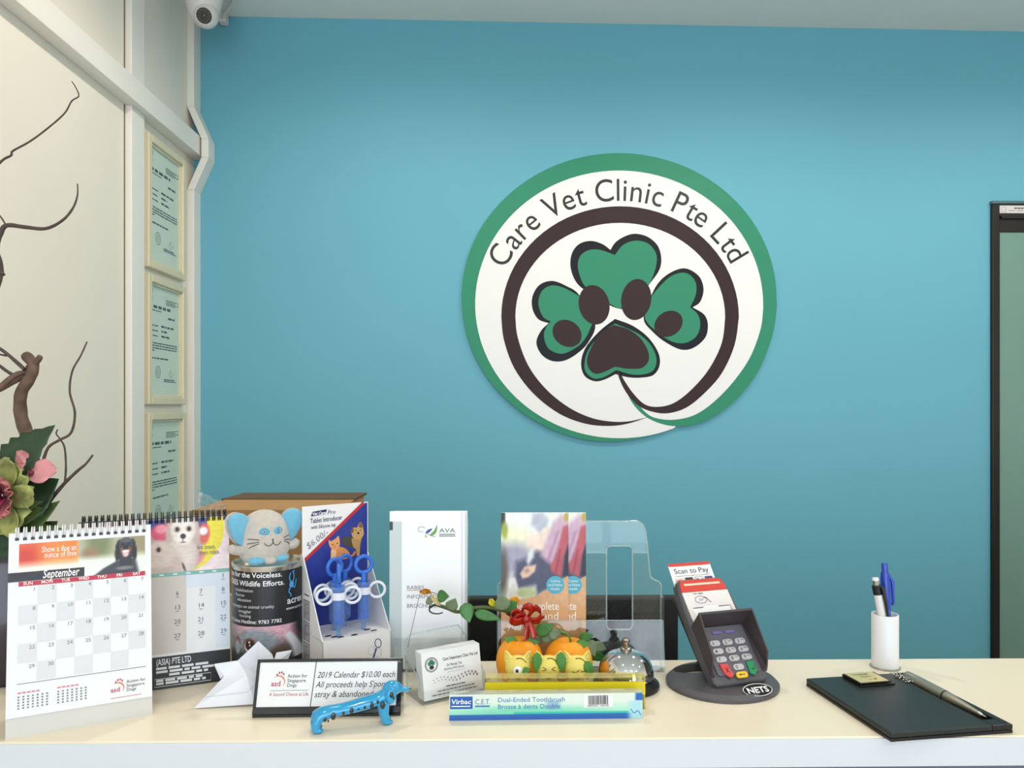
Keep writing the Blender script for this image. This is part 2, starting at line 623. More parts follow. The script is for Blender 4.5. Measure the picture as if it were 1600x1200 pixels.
# ------------------------------------------------------------------ counter
top_m = mat('cream_counter_laminate', (237, 226, 204), 0.28, spec=0.45, var=0.012, vscale=4)
body_m = mat('counter_body_laminate', (96, 104, 122), 0.5, var=0.04, vscale=6)
CY0, CY1 = 0.800, 1.050
rc = thing('reception_counter', 'long reception counter with cream laminate worktop carrying all the displays', 'counter', (XL + .002, CY0, 0))
B().box(0, 0, ZC - 0.031, 3.0 - XL, CY1 - CY0, ZC).obj('worktop', top_m, rc, bevel=0.0025, seg=3)
B().box(0, -.0012, ZC - .0305, 3.0 - XL, 0, ZC - .0012).obj('daylit_edge', mat('edge_daylight_tint', (210, 214, 221), .35), rc, label='worktop front edge with bluish daylight in its colour')  # added strip: bluish daylight on the worktop's front edge is put into its colour
B().box(.002, .02, 0, 2.98 - XL, .06, ZC - 0.0312).obj('front_panel', body_m, rc, label='dark blue-grey panel under the worktop')
# staff desk behind, below the counter
desk = thing('staff_desk', 'low desk hidden behind the counter, carrying the cartons', 'desk', (XL + .02, CY1 + .002, 0))
B().box(0, 0, .72, 2.6, .50, .75).obj('desk_top', top_m, desk, bevel=.002)
for x in (0.02, 1.3, 2.54):
    B().box(x, .02, 0, x + .04, .48, .72).obj('desk_leg', body_m, desk)

# ------------------------------------------------------------------ security camera
cam_white = mat('camera_white_plastic', (228, 222, 220), 0.35, var=0.01)
blackgl = mat('black_gloss', (9, 9, 10), 0.12, coat=0.4)
black_m = mat('black_matte_plastic', (17, 17, 18), 0.45)
cp = at(318, 20, YW - 0.26)
cz = ZTOP - 0.003
CS = 1.13
sc = thing('security_camera', 'white dome security camera on the ceiling in the corner', 'security camera', (cp.x, YW - .26, cz))
kk = (YW - .26) / 1200
B().lathe([(0, 0), (.058, 0), (.06, -.006), (.06, -.030), (.057, -.034), (0, -.034)], 40).obj('mount_ring', cam_white, sc, smooth=35)
prof = [(.0, -.034), (.0575, -.034)]
zend = cz - (EYE.z + (HYP - 45) / 1200 * (YW - .26))
hh = zend - .034
for k in range(1, 11):
    a = pi / 2 * k / 10
    prof.append((.0575 * cos(a) ** .8 if k < 10 else 0, -.034 - hh * sin(a)))
B().lathe(prof, 40).obj('dome_shell', cam_white, sc, smooth=60)
# eyeball with black lens window turned to the room
eye_c = Vector((.014, -.016, -(cz - at(320, 24, YW - .28).z)))
look = Vector((.10, -.9, -.42)).normalized()
Q = look.to_track_quat('Z', 'Y').to_matrix().to_4x4()
Me = Matrix.Translation(eye_c) @ Q
ep = [(0, -.02), (.026, -.02)] + [(.0365 * cos(a), .0365 * sin(a)) for a in [radians(d) for d in (-20, 0, 20, 38, 48)]] + [(.0215, .0265), (0, .0265)]
B().lathe(ep, 36).obj('camera_eyeball', cam_white, sc, Me, smooth=35)
lensd = B().lathe([(0, .029), (.021, .029), (.0225, .0268), (.0225, .022), (0, .022)], 32).obj('lens_window', blackgl, sc, Me, smooth=40)
ledm = mat('infrared_led', (150, 150, 145), .2, metal=.3)
for k in range(12):
    a = 2 * pi * k / 12
    B().ball((.0165 * cos(a), .0165 * sin(a), .0292), .0013, nu=8, nv=6).obj('infrared_led', ledm, lensd)
B().lathe([(0, .0292), (.006, .0292), (.0045, .0312), (0, .0318)], 20).obj('lens', mat('lens_glass', (3, 3, 5), .05, coat=1), lensd, smooth=40)
jx0, jx1, jz = at(341, 20, YW - .03).x - cp.x, at(353, 20, YW - .03).x - cp.x, at(345, 34, YW - .03).z - cz
B().box(jx0, .225, jz, jx1, .2595, .001).obj('junction_box', cam_white, sc, bevel=.004)
B().tube([(.03, .04, -.02), (.05, .12, -.018), ((jx0 + jx1) / 2, .23, -.02)], .006).obj('camera_cable', cam_white, sc, smooth=60)

# ------------------------------------------------------------------ cable trunking bent around the rail in the corner
tr_m = mat('white_pvc_trunking', (236, 233, 226), .4)
trk = thing('cable_trunking', 'white cable trunking running down the corner and bending around the rail', 'trunking', (XL, YW, 0))
hx = .024      # width along the teal wall
def seg(x0, z0, x1, z1, d0=.058, name='trunking_section'):
    vs = []
    for x, z in ((x0, z0), (x1, z1)):
        for dx, dy in ((0, 0), (0, -d0), (hx, -d0), (hx, 0)):
            vs.append((x + dx, dy, z))
    B().add(vs, [(0, 1, 2, 3), (7, 6, 5, 4), (0, 4, 5, 1), (1, 5, 6, 2), (2, 6, 7, 3), (3, 7, 4, 0)]).obj(name, tr_m, trk, bevel=.002)
zz = lambda py: at(320, py, YW - .03).z
bx = .047
seg(0, zz(171), 0, ZTOP - .002)
seg(bx, zz(221), 0, zz(171))
seg(bx, zz(250), bx, zz(221))
seg(0, zz(300), bx, zz(250))
seg(0, .09, 0, zz(300))

# ------------------------------------------------------------------ framed certificates on the left wall
frame_m = mat('ivory_frame', (226, 214, 184), .4, var=.02)
paper_m = mat('certificate_paper', (226, 226, 214), .6, var=.015, vscale=8)
inkd = ink((62, 78, 80))
inkl = ink((110, 130, 128))
cglass = clear('certificate_glass', (.97, 1, .99), ior=1.12, rough=.04)
ya, yb = onleft(230, HYP, XL + .012).y, onleft(288.5, HYP, XL + .012).y
CERT = [(203, 415, 'top framed certificate just under the white rail on the left wall', 1),
        (425, 632, 'middle framed certificate of the three on the left wall', 2),
        (645, 862, 'bottom framed certificate on the left wall, partly behind the calendars', 3)]
rnd = random.Random(3)
for p0, p1, lab, sd in CERT:
    z1 = onleft(230, p0, XL + .018).z
    z0 = onleft(230, p1, XL + .018).z
    h, wd = z1 - z0, yb - ya
    t = thing('framed_certificate', lab, 'certificate', (XL, ya, z0), 0, 'certificates on the left wall')
    e = .022
    # local: y along wall, z up, x off the wall
    for nm, (y0, q0, y1, q1) in {'l': (0, 0, e, h), 'r': (wd - e, 0, wd, h), 'b': (e, 0, wd - e, e), 't': (e, h - e, wd - e, h)}.items():
        B().box(0, y0, q0, .018, y1, q1).obj('frame_rail', frame_m, t, bevel=.003)
    for nm, (y0, q0, y1, q1) in {'l': (e, e, e + .006, h - e), 'r': (wd - e - .006, e, wd - e, h - e), 'b': (e, e, wd - e, e + .006), 't': (e, h - e - .006, wd - e, h - e)}.items():
        B().box(0, y0, q0, .011, y1, q1).obj('inner_bead', frame_m, t, bevel=.001)
    pp = B().box(0, e, e, .004, wd - e, h - e).obj('certificate_sheet', paper_m, t)
    pw, ph = wd - 2 * e, h - 2 * e
    Mp = frame((.0044, e, e), (0, 1, 0), (0, 0, 1))
    d = B()
    def words(x0, y, x1, hh, gap=.25):
        x = x0
        while x < x1:
            l = rnd.uniform(.02, .075) * pw * 2
            d.poly(rect(x, y, min(x + l, x1), y + hh))
            x += l + hh * .9
    # crest
    cx, cy = .10 * pw, .925 * ph
    d.poly([(cx - .018 * pw * 2, cy - .02 * ph), (cx + .01 * pw, cy + .01 * ph), (cx + .035 * pw, cy + .038 * ph), (cx + .02 * pw, cy - .012 * ph)])
    d.line(ellipse(cx, cy, .05 * pw, .02 * ph, .9, 16), .0012, closed=True)
    d.text('AVA', cx - .05 * pw, cy - .06 * ph, .011, fit=.085 * pw * 1.1)
    for k in range(4):
        words(.55 * pw, (.885 - .014 * k) * ph, (.97 if k % 2 == 0 else .85) * pw, .0022)
    words(.03 * pw, .79 * ph, .72 * pw, .0085)
    words(.07 * pw, .765 * ph, .40 * pw, .0028)
    words(.62 * pw, .715 * ph, .86 * pw, .006)
    for k in range(3):
        words(.04 * pw, (.63 - .045 * k) * ph, .30 * pw, .0035)
        words(.40 * pw, (.63 - .045 * k) * ph, (.80, .58, .66)[k] * pw, .0055)
    for k in range(4):
        words(.04 * pw, (.475 - .022 * k) * ph, (.92, .92, .92, .2)[k] * pw, .0035)
    words(.04 * pw, .34 * ph, .62 * pw, .0045)
    d.line(ellipse(.30 * pw, .225 * ph, .075 * pw, .052 * ph, 0, 24), .0018, closed=True)
    d.line(ellipse(.30 * pw, .225 * ph, .045 * pw, .03 * ph, 0, 20), .0012, closed=True)
    d.line([(.27 * pw, .205 * ph), (.30 * pw, .25 * ph), (.32 * pw, .21 * ph)], .0015)
    d.line(catmull([(.62 * pw, .19 * ph), (.70 * pw, .25 * ph), (.69 * pw, .18 * ph), (.80 * pw, .23 * ph)], 5, False), .0012)
    words(.48 * pw, .155 * ph, .82 * pw, .0035)
    words(.48 * pw, .14 * ph, .88 * pw, .003)
    d.obj('certificate_print', inkd if sd == 1 else ink((74, 90, 92)), pp, Mp)['kind'] = 'stuff'
    B().box(.0085, e + .004, e + .004, .0095, wd - e - .004, h - e - .004).obj('glazing', cglass, t)

# ------------------------------------------------------------------ wall logo
LS = (YW - .012) / 1200 / 2.5
lc = at(700 + 668 / 2.5, 220 + 617 / 2.5, YW)
logo = thing('clinic_logo_sign', 'large round green and white paw logo sign on the teal wall', 'wall sign', (lc.x, YW, lc.z))
Ml = frame((0, -.0125, 0), (1, 0, 0), (0, 0, 1))
def lp(pts):
    return [Vector(((p[0] - 668) * LS, -(p[1] - 617) * LS)) for p in pts]
lg_green = mat('logo_green_vinyl', (48, 140, 108), .5, spec=.3, var=.01)
lg_white = mat('logo_white_board', (240, 240, 240), .45)
lg_brown = mat('logo_brown_vinyl', (54, 35, 39), .5, spec=.25)
lg_black = mat('logo_black_vinyl', (20, 22, 30), .5, spec=.25)
A0, A1 = radians(-95), radians(360)
silR = [(1286, 617), (1286, 660), (1270, 760), (1215, 900), (1130, 1010), (1040, 1080), (960, 1112), (890, 1118)]
tail_o = silR + [(830, 1108), (770, 1080), (720, 1030), (685, 960), (665, 905), (655, 885)]
tail_i = [(1233, 641), (1232, 668), (1222, 740), (1180, 850), (1110, 950), (1030, 1030), (960, 1075), (890, 1092), (830, 1090), (780, 1072), (728, 1015), (692, 950), (667, 900), (655, 885)]
# board outline: outer ellipse over the top and left, then along the taper and the swoop
def Oe(a): return Vector((668 + 618 * cos(a), 617 - 568 * sin(a)))
def We(a): return Vector((668 + 565 * cos(a), 641 - 524 * sin(a)))
ring_o, ring_i = [], []
NA = 90
a_start, a_end = radians(0), radians(292)
for k in range(NA + 1):
    a = a_start + (a_end - a_start) * k / NA
    t = min(1, max(0, (radians(292) - a) / radians(40)))
    t = t * t * (3 - 2 * t)
    wi = We(a)
    ring_i.append(wi)
    ring_o.append(wi.lerp(Oe(a), t))
outline = ring_o + [Vector((880, 1126))]
to = catmull([Vector(p) for p in silR], 5, False)
outline = outline + to[::-1][:-1]
B().prism(lp(outline), 0.0, 0.0115, frame((0, -.001, 0), (1, 0, 0), (0, 0, 1))).obj('sign_board', lg_white, logo)
d = B(); d.strip(lp(ring_o), lp(ring_i), .0004)
d.strip(lp(catmull([Vector(p) for p in tail_o], 5, False)), lp(catmull([Vector(p) for p in tail_i], 5, False)), .0004)
d.obj('green_ring', lg_green, logo, Ml)
# brown ring
d = B()
bo, bi = [], []
for k in range(41):
    a = pi * k / 40
    bo.append(Vector((671 + 466 * cos(a), 690 - 433 * sin(a))))
    bi.append(Vector((671.5 + 411.5 * cos(a), 690 - 368 * sin(a))))
d.strip(lp(bo), lp(bi), .0005)
lo_ = [(205, 690), (215, 780), (255, 890), (330, 990), (430, 1068), (530, 1107), (620, 1117), (700, 1108), (785, 1080)]
li_ = [(260, 690), (269, 770), (310, 880), (380, 973), (470, 1045), (560, 1086), (640, 1100), (710, 1098), (785, 1080)]
ro_ = [(1137, 690), (1120, 800), (1070, 910), (1000, 990), (930, 1045), (860, 1067), (800, 1062), (745, 1040), (700, 995), (670, 940), (654, 885)]
ri_ = [(1083, 690), (1070, 790), (1022, 890), (955, 970), (885, 1025), (822, 1042), (768, 1033), (722, 990), (684, 935), (666, 905), (656, 882)]
for x, y in ((lo_, li_), (ro_, ri_)):
    d.strip(lp(catmull([Vector(p) for p in x], 5, False)), lp(catmull([Vector(p) for p in y], 5, False)), .0005)
d.obj('brown_ring', lg_brown, logo, Ml)
blk = [
    ([(530, 585), (492, 545), (475, 490), (482, 440), (510, 405), (555, 393), (600, 405), (632, 428), (655, 395), (700, 370), (740, 365), (785, 380), (820, 415), (832, 465), (822, 510), (785, 562), (720, 652), (676, 660), (630, 645)], (7, 17)),
    ([(510, 605), (460, 570), (405, 550), (355, 565), (327, 610), (327, 660), (350, 700), (390, 715), (360, 745), (342, 790), (360, 835), (400, 862), (450, 862), (500, 835), (545, 790), (572, 715)], (7,)),
    ([(795, 600), (830, 545), (880, 510), (930, 500), (980, 530), (998, 580), (985, 630), (955, 652), (1000, 680), (1015, 720), (1005, 770), (960, 810), (910, 818), (850, 790), (800, 750), (762, 695)], (7,)),
    ([(650, 698), (720, 725), (780, 770), (820, 830), (825, 880), (800, 918), (750, 928), (700, 926), (652, 914), (610, 935), (570, 942), (530, 920), (517, 870), (535, 810), (590, 745)], (0, 8))]
grn = [
    ([(525, 560), (505, 500), (512, 455), (545, 430), (590, 428), (650, 448), (680, 410), (725, 392), (775, 400), (808, 435), (813, 480), (790, 550), (740, 620), (680, 656), (632, 640), (560, 590)], (5,)),
    ([(508, 608), (450, 577), (400, 568), (362, 592), (350, 640), (368, 690), (398, 708), (378, 735), (372, 770), (390, 815), (440, 835), (490, 815), (530, 780), (562, 715), (585, 650)], (6,)),
    ([(795, 608), (835, 560), (880, 525), (930, 518), (965, 550), (968, 600), (945, 652), (975, 680), (985, 720), (970, 765), (925, 792), (870, 785), (810, 745), (768, 697), (780, 640)], (6,)),
    ([(650, 716), (740, 755), (790, 800), (812, 850), (805, 893), (775, 912), (720, 916), (655, 898), (610, 924), (570, 932), (540, 912), (530, 880), (545, 820), (600, 752)], (0, 7))]
brn = [([(645, 722), (590, 757), (550, 825), (540, 870), (558, 905), (590, 912), (650, 885), (700, 893), (755, 890), (782, 860), (778, 820), (748, 772), (700, 738)], (0, 6))]
for shapes, m, z, nm in ((blk, lg_black, .0004, 'leaf_outline'), (grn, lg_green, .0006, 'green_leaf'), (brn, lg_brown, .0008, 'brown_pad')):
    for pts, sh in shapes:
        B().poly(lp(catmull([Vector(p) for p in pts], 5, True, sh)), z).obj(nm, m, logo, Ml)
for cx, cy, rx, ry, rot in ((568, 643, 60, 78, -.22), (733, 622, 59, 81, .16), (462, 755, 60, 50, .6), (860, 717, 59, 48, -.6)):
    B().poly(lp(ellipse(cx, cy, rx, ry, rot, 36)), .0008).obj('brown_pad', lg_brown, logo, Ml)
# lettering along the ring
word = 'Care Vet Clinic Pte Ltd'
def glyph_w(s_):
    q = B().text(s_, 0, 0, 1.0)
    return max(v.x for v in q.v) if q.v else 0
adv = []
for i, ch in enumerate(word):
    adv.append(glyph_w(word[:i] + '|') - glyph_w('|'))
total = glyph_w(word)
ts = np.linspace(radians(158.5), radians(24.5), 400)
ptsE = [Vector((668 + 480 * cos(a), 660 - 424 * sin(a))) for a in ts]
cum = [0]
for i in range(1, 400):
    cum.append(cum[-1] + (ptsE[i] - ptsE[i - 1]).length)
d = B()
size = 126
for i, ch in enumerate(word):
    if ch == ' ':
        continue
    gw = glyph_w(word[:i + 1]) - adv[i]
    sm = (adv[i] + gw / 2) / total * cum[-1]
    k = min(398, max(1, int(np.searchsorted(cum, sm))))
    p = ptsE[k]
    tg = (ptsE[k + 1] - ptsE[k - 1])
    ang = math.atan2(-tg.y, tg.x)
    pl = lp([p])[0]
    one = B().text(ch, 0, 0, size * LS, res=6)
    cxm = (min(v.x for v in one.v) + max(v.x for v in one.v)) / 2
    scx = cum[-1] / total / size
    d.add(one.v, one.f, T(pl.x, pl.y, .0006) @ RZ(ang) @ SC(min(scx, 1.12), 1, 1) @ T(-cxm, 0, 0))
d.obj('lettering', ink((24, 22, 22)), logo, Ml)

# ------------------------------------------------------------------ desk calendars
card_w = mat('white_card', (229, 230, 233), .5, var=.008)
card_g = mat('grey_board', (206, 204, 200), .55, var=.02)
wire_w = mat('white_coil_wire', (226, 226, 228), .3)
wire_k = mat('black_coil_wire', (22, 20, 22), .3)
INK = ink((36, 34, 38))
MIDG = ink((120, 122, 128))
def a_frame(t, wd, ht, lean, foot, board, z0=0):
    """two boards meeting at the coil; returns the local frame of the front face (origin bottom left)"""
    Mf = frame((0, 0, z0), (1, 0, 0), (0, lean, ht))
    L = math.hypot(ht, lean)
    B().box(0, 0, -.0018, wd, L, 0).obj('front_board', board, t, Mf)
    bl = foot - lean
    Mb = frame((0, foot, z0), (1, 0, 0), (0, -bl, ht))
    B().box(0, 0, 0, wd, math.hypot(ht, bl), .0018).obj('back_board', board, t, Mb)
    return Mf, L
def coil(t, Mf, L, xs, m, r=.0052, wr=.0007):
    src = None
    pts = []
    for k in range(15):
        a = radians(-70 + 320 * k / 14)
        pts.append((0, r * sin(a) * 1.15, r * cos(a)))
    me = B().tube([(-.0011, p[1], p[2]) for p in pts], wr, 6).tube([(.0011, p[1], p[2]) for p in pts], wr, 6).mesh('coil_ring', 60)
    me.materials.append(m)
    for x in xs:
        link('coil_ring', me, t, Mf @ T(x, L - .0005, -.0015))

# --- September calendar, nearest at the left
pA = G(8, 1156)
pA2 = G(238, 1117)
ua = (pA2 - pA)
wA = ua.length
calA = thing('desk_calendar', 'white September desk calendar with a black dog photo and grey checked grid', 'calendar', pA, math.atan2(ua.y, ua.x))
hA = .2095
MfA, LA = a_frame(calA, wA, hA, .036, .056, card_g)
pgh = .905 * LA
y0 = LA - pgh
page = B().box(0, y0, .0003, wA, LA, .0016).obj('page', card_w, calA, MfA, bevel=.0003)
def U(u): return u * wA
def V(v): return LA - v * LA
def R(d_, u0, v0, u1, v1, z=.0018): d_.poly(rect(U(u0), V(v1), U(u1), V(v0)), z)
q = Pic(96, 40, (236, 236, 230), 3.2)
q.rect(-.1, -.1, .455, .62, (226, 120, 62), .05).ell(.05, .35, .13, .3, (205, 60, 42), 1.2).ell(.32, .3, .15, .35, (232, 136, 52), 1.0)
q.half(0, 1, .56, (246, 238, 226), .25)
q.rect(.455, -.1, 1.1, 1.1, (178, 176, 150), .01)
q.ell(.62, .1, .1, .5, (120, 128, 92), .9).ell(.96, .15, .12, .35, (150, 140, 110), .9).ell(.55, .42, .07, .18, (150, 118, 92), .9)
P_ = q
P_.put(((q.X > .455) * (q.Y - .42) / .18), (226, 236, 224))
q.poly([(.56, 1.05), (.66, .82), (.76, .66), (.92, .62), (.95, 1.05)], (58, 60, 70), .03)
q.ell(.84, .55, .055, .45, (44, 44, 52), .12)
q.ell(.775, .37, .026, .30, (26, 25, 30), .2, .10).ell(.905, .36, .024, .30, (26, 25, 30), .2, -.10)
q.ell(.84, .22, .062, .2, (52, 52, 60), .2).ell(.84, .1, .05, .06, (84, 84, 92), .8)
q.ell(.81, .37, .018, .08, (128, 84, 52), .6).ell(.868, .37, .018, .08, (122, 80, 50), .6)
q.ell(.815, .2, .010, .035, (8, 7, 10), .3).ell(.862, .2, .010, .035, (8, 7, 10), .3)
q.ell(.838, .30, .022, .065, (16, 15, 18), .3)
q.ell(.838, .46, .026, .10, (226, 190, 190), .4).ell(.838, .40, .03, .03, (240, 236, 232), .5)
q.ell(.83, .86, .07, .05, (120, 122, 130), .6)
x0, x1 = .07, .955
q.obj('printed_photo', lambda x, y: (U(x0 + (x1 - x0) * x), V(.058 + .19 * y), .0019), page, None, 'dog photo on an orange banner')
d = B(); R(d, .0, .2, .515, .246, .0022); d.obj('month_band', ink((44, 44, 54)), page)
d = B(); R(d, .07, .2475, .955, .27, .0021); d.obj('weekday_band', ink((186, 40, 72)), page)
d = B()
d.text('September', U(.475), V(.2385), .0125, 'RIGHT', .012, .22, fit=U(.25), z=.0025)
d.text('Show a dog an', U(.46), V(.108), .0092, 'RIGHT', .004, z=.0025, fit=U(.235))
d.text('ounce of love', U(.46), V(.137), .0092, 'RIGHT', .004, z=.0025, fit=U(.22))
for k, s_ in enumerate(('SUN', 'MON', 'TUE', 'WED', 'THU', 'FRI', 'SAT')):
    d.text(s_, U(.07 + .1264 * (k + .5)), V(.2645), .0046, 'CENTER', .015, z=.0025)
d.obj('white_lettering', ink((244, 240, 238)), page)
dg, dn = B(), B()
rows = [.27, .366, .461, .555, .648, .738]
n = 1
for r_ in range(5):
    for c_ in range(7):
        a, bb = .07 + .1264 * c_, .07 + .1264 * (c_ + 1)
        if (r_ + c_) % 2 == 1:
            R(dg, a, rows[r_], bb, rows[r_ + 1])
        if n <= 30:
            dn.text(str(n), U(bb - .012), V(rows[r_] + .027), .0056, 'RIGHT', z=.0021)
        n += 1
dg.obj('grid_cells', ink((212, 214, 218)), page)['kind'] = 'stuff'
for c_ in range(7):           # small weeks line
    pass
dn.poly(rect(U(.07), V(.7475), U(.955), V(.7445)), .002)
for k in range(2):
    for c_ in range(7):
        for r_ in range(5):
            dn.poly(rect(U(.075 + .26 * k + .031 * c_), V(.812 + .0135 * r_), U(.088 + .26 * k + .031 * c_), V(.805 + .0135 * r_)), .002)
dn.obj('dates', MIDG, page)['kind'] = 'stuff'
d = B()
for k in range(2):
    for c_ in range(5):
        d.poly(rect(U(.075 + .26 * k + .03 * c_), V(.793), U(.098 + .26 * k + .03 * c_), V(.786)), .002)
d.poly(rect(U(.70), V(.885), U(.92), V(.882)), .002)
d.obj('red_print', ink((206, 120, 130)), page)['kind'] = 'stuff'
def asd_logo(d1, d2, d3, x, y, s):
    """asd emblem: paw swoosh, 'asd' and the name; (x, y) bottom left, s overall height"""
    d1.text('asd', x, y + .12 * s, .50 * s, bold=.012, z=.0021)
    ang = [radians(a) for a in np.linspace(150, -40, 14)]
    o_ = [(x + (.52 + .42 * cos(a)) * s, y + (.40 + .42 * sin(a)) * s) for a in ang]
    i_ = [(x + (.50 + (.33 + .09 * abs(k - 7) / 7) * cos(a)) * s, y + (.38 + (.33 + .09 * abs(k - 7) / 7) * sin(a)) * s) for k, a in enumerate(ang)]
    d2.strip(o_, i_, .0021)
    for ax, ay in ((.36, .85), (.50, .98), (.66, 1.0), (.80, .90)):
        d1.poly(ellipse(x + ax * s, y + ay * s, .055 * s, .085 * s, 0, 12), .0021)
    for k, wd_ in enumerate(('Action for', 'Singapore', 'Dogs')):
        d3.text(wd_, x + 1.08 * s, y + (.66 - .30 * k) * s, .32 * s, bold=.006, z=.0021)
d1, d2, d3 = B(), B(), B()
asd_logo(d1, d2, d3, U(.70), V(.862), .0145)
d1.obj('emblem_red', ink((184, 62, 92)), page)
d2.obj('emblem_arc', ink((214, 130, 92)), page)
d3.obj('emblem_name', ink((92, 94, 102)), page)
hol = B()
xs = [wA * (.055 + .0525 * k) for k in range(18)]
for x in xs:
    hol.poly(rect(x - .0019, LA - .0085, x + .0019, LA - .0048), .0019)
hol.obj('punch_holes', ink((50, 50, 56)), page)['kind'] = 'stuff'
coil(calA, MfA, LA, xs, wire_w)

# --- puppy calendar behind it
pB2 = G(360, 1062)
pB = G(119, 1095)
ub = pB2 - pB
wB = ub.length
calB = thing('desk_calendar', 'black-coil desk calendar with white puppies photo, behind the September one', 'calendar', pB, math.atan2(ub.y, ub.x))
hB = .2065
MfB, LB = a_frame(calB, wB, hB, .03, .058, mat('black_board', (26, 26, 30), .5))
pageB = B().box(0, 0, .0003, wB, LB, .0014).obj('page', card_w, calB, MfB, bevel=.0003)
def U(u): return u * wB
def V(v): return LB - v * LB
q = Pic(150, 84, (240, 220, 226), 2.4)
q.ell(.60, .22, .365, .86, (236, 220, 58), .02).ell(.52, .20, .325, .80, (190, 160, 160), .03)
q.ell(.50, .1, .06, .2, (48, 66, 150), .4).ell(.53, .24, .07, .16, (216, 84, 120), .3).ell(.535, .18, .04, .08, (236, 150, 170), .5)
q.ell(.815, .12, .03, .2, (52, 74, 160), .3).ell(.825, .3, .04, .2, (222, 92, 84), .4).ell(.82, .26, .03, .08, (240, 236, 240), .5)
q.ell(.74, .80, .09, .12, (214, 110, 150), .5, -.5)
# front puppy and the second puppy: body, ears, head, muzzle
q.ell(.66, .74, .13, .40, (204, 186, 180), .35).ell(.67, .66, .09, .34, (222, 208, 202), .6)
q.ell(.52, .95, .16, .45, (200, 182, 174), .3).ell(.52, .66, .10, .26, (216, 200, 192), .3)
q.ell(.595, .22, .030, .24, (196, 174, 166), .35, .15).ell(.765, .24, .030, .24, (198, 176, 168), .35, -.15)
q.ell(.68, .21, .085, .27, (232, 222, 216), .25).ell(.68, .34, .055, .14, (244, 238, 234), .5)
q.ell(.68, .06, .05, .10, (244, 238, 236), .7)
q.noise(.045, 30, 4)
for ex, ey in ((.640, .20), (.720, .20), (.515, .56)):
    q.ell(ex, ey, .020, .055, (170, 140, 130), .8).ell(ex, ey, .0125, .042, (34, 22, 22), .35)
q.ell(.680, .335, .019, .050, (46, 32, 34), .3).ell(.680, .415, .004, .04, (120, 96, 94), .5).ell(.680, .45, .022, .015, (150, 122, 118), .7)
q.ell(.685, .92, .008, .09, (70, 60, 62), .5, -.3)
q.obj('printed_photo', lambda x, y: (U(x), V(.012 + .318 * y), .0016), pageB, None, 'white puppies photo with a yellow circle')
d = B(); d.poly(rect(0, V(.352), wB, V(.33)), .0016); d.obj('weekday_band', ink((124, 178, 172)), pageB)
d = B(); d.poly(rect(0, V(.80), U(.70), V(.352)), .0015); d.obj('tinted_columns', ink((206, 198, 194)), pageB)
d = B(); d.poly(rect(U(.70), V(.43), U(1), V(.352)), .00155); d.poly(rect(U(.9), V(.80), U(1), V(.43)), .00155); d.obj('tinted_cells', ink((214, 222, 236)), pageB)
d = B(); d.poly(rect(0, 0, wB, V(.815)), .0016); band = d.obj('footer_band', ink((24, 24, 28)), pageB)
d = B()
nums = [[None, None, 1], [6, 7, 8], [13, 14, 15], [20, 21, 22], [27, 28, 29]]
for r_, row in enumerate(nums):
    for c_, v in enumerate(row):
        if v:
            d.text(str(v), U((.64, .80, .955)[c_]), V(.385 + .083 * r_), .0078, 'CENTER', z=.0018)
            d.poly(rect(U((.64, .80, .955)[c_]) - .002, V(.397 + .083 * r_), U((.64, .80, .955)[c_]) + .002, V(.394 + .083 * r_)), .0018)
d.text('first breath,', U(.775), V(.205), .0080, z=.002, fit=U(.13))
d.text('then relax.', U(.79), V(.238), .0085, z=.002, fit=U(.145))
d.obj('dates', ink((84, 86, 96)), pageB)['kind'] = 'stuff'
d = B()
d.text('(ASIA) PTE LTD', U(.50), V(.862), .0105, z=.002, bold=.016, fit=U(.23))
for s_, x_, y_, f_ in (('Sim Building, Singapore 229835', .50, .892, .34), ('Website: www.onlinebooks.com.sg', .50, .920, .38), ('sales@onlinebooks.com.sg', .58, .945, .24)):
    pass
def wordrow(d_, x0, x1, y, h_, rn):
    x = x0
    while x < x1 - h_:
        l = rn.uniform(2, 5.5) * h_
        d_.poly(rect(x, y, min(x + l, x1), y + h_), .002)
        x += l + h_ * .8
rn = random.Random(5)
wordrow(d, U(.50), U(.86), V(.888), .0028, rn)
wordrow(d, U(.50), U(.885), V(.908), .0028, rn)
wordrow(d, U(.585), U(.845), V(.928), .0028, rn)
wordrow(d, U(.50), U(.83), V(.957), .0028, rn)
wordrow(d, U(.50), U(.83), V(.974), .0028, rn)
d.line([(U(.49), V(.984)), (U(.865), V(.984)), (U(.865), V(.940)), (U(.49), V(.940))], .0006, .002, closed=True)
d.obj('footer_lettering', ink((220, 220, 224)), band)['kind'] = 'stuff'
d = B()
for k, x in enumerate((.52, .61, .70, .79, .88)):
    d.poly(rect(U(x), V(.345), U(x + .03), V(.337)), .002)
d.obj('weekday_names', ink((226, 240, 238)), pageB)['kind'] = 'stuff'
coil(calB, MfB, LB, [wB * (.03 + .0392 * k) for k in range(25)], wire_k, .0062, .0008)

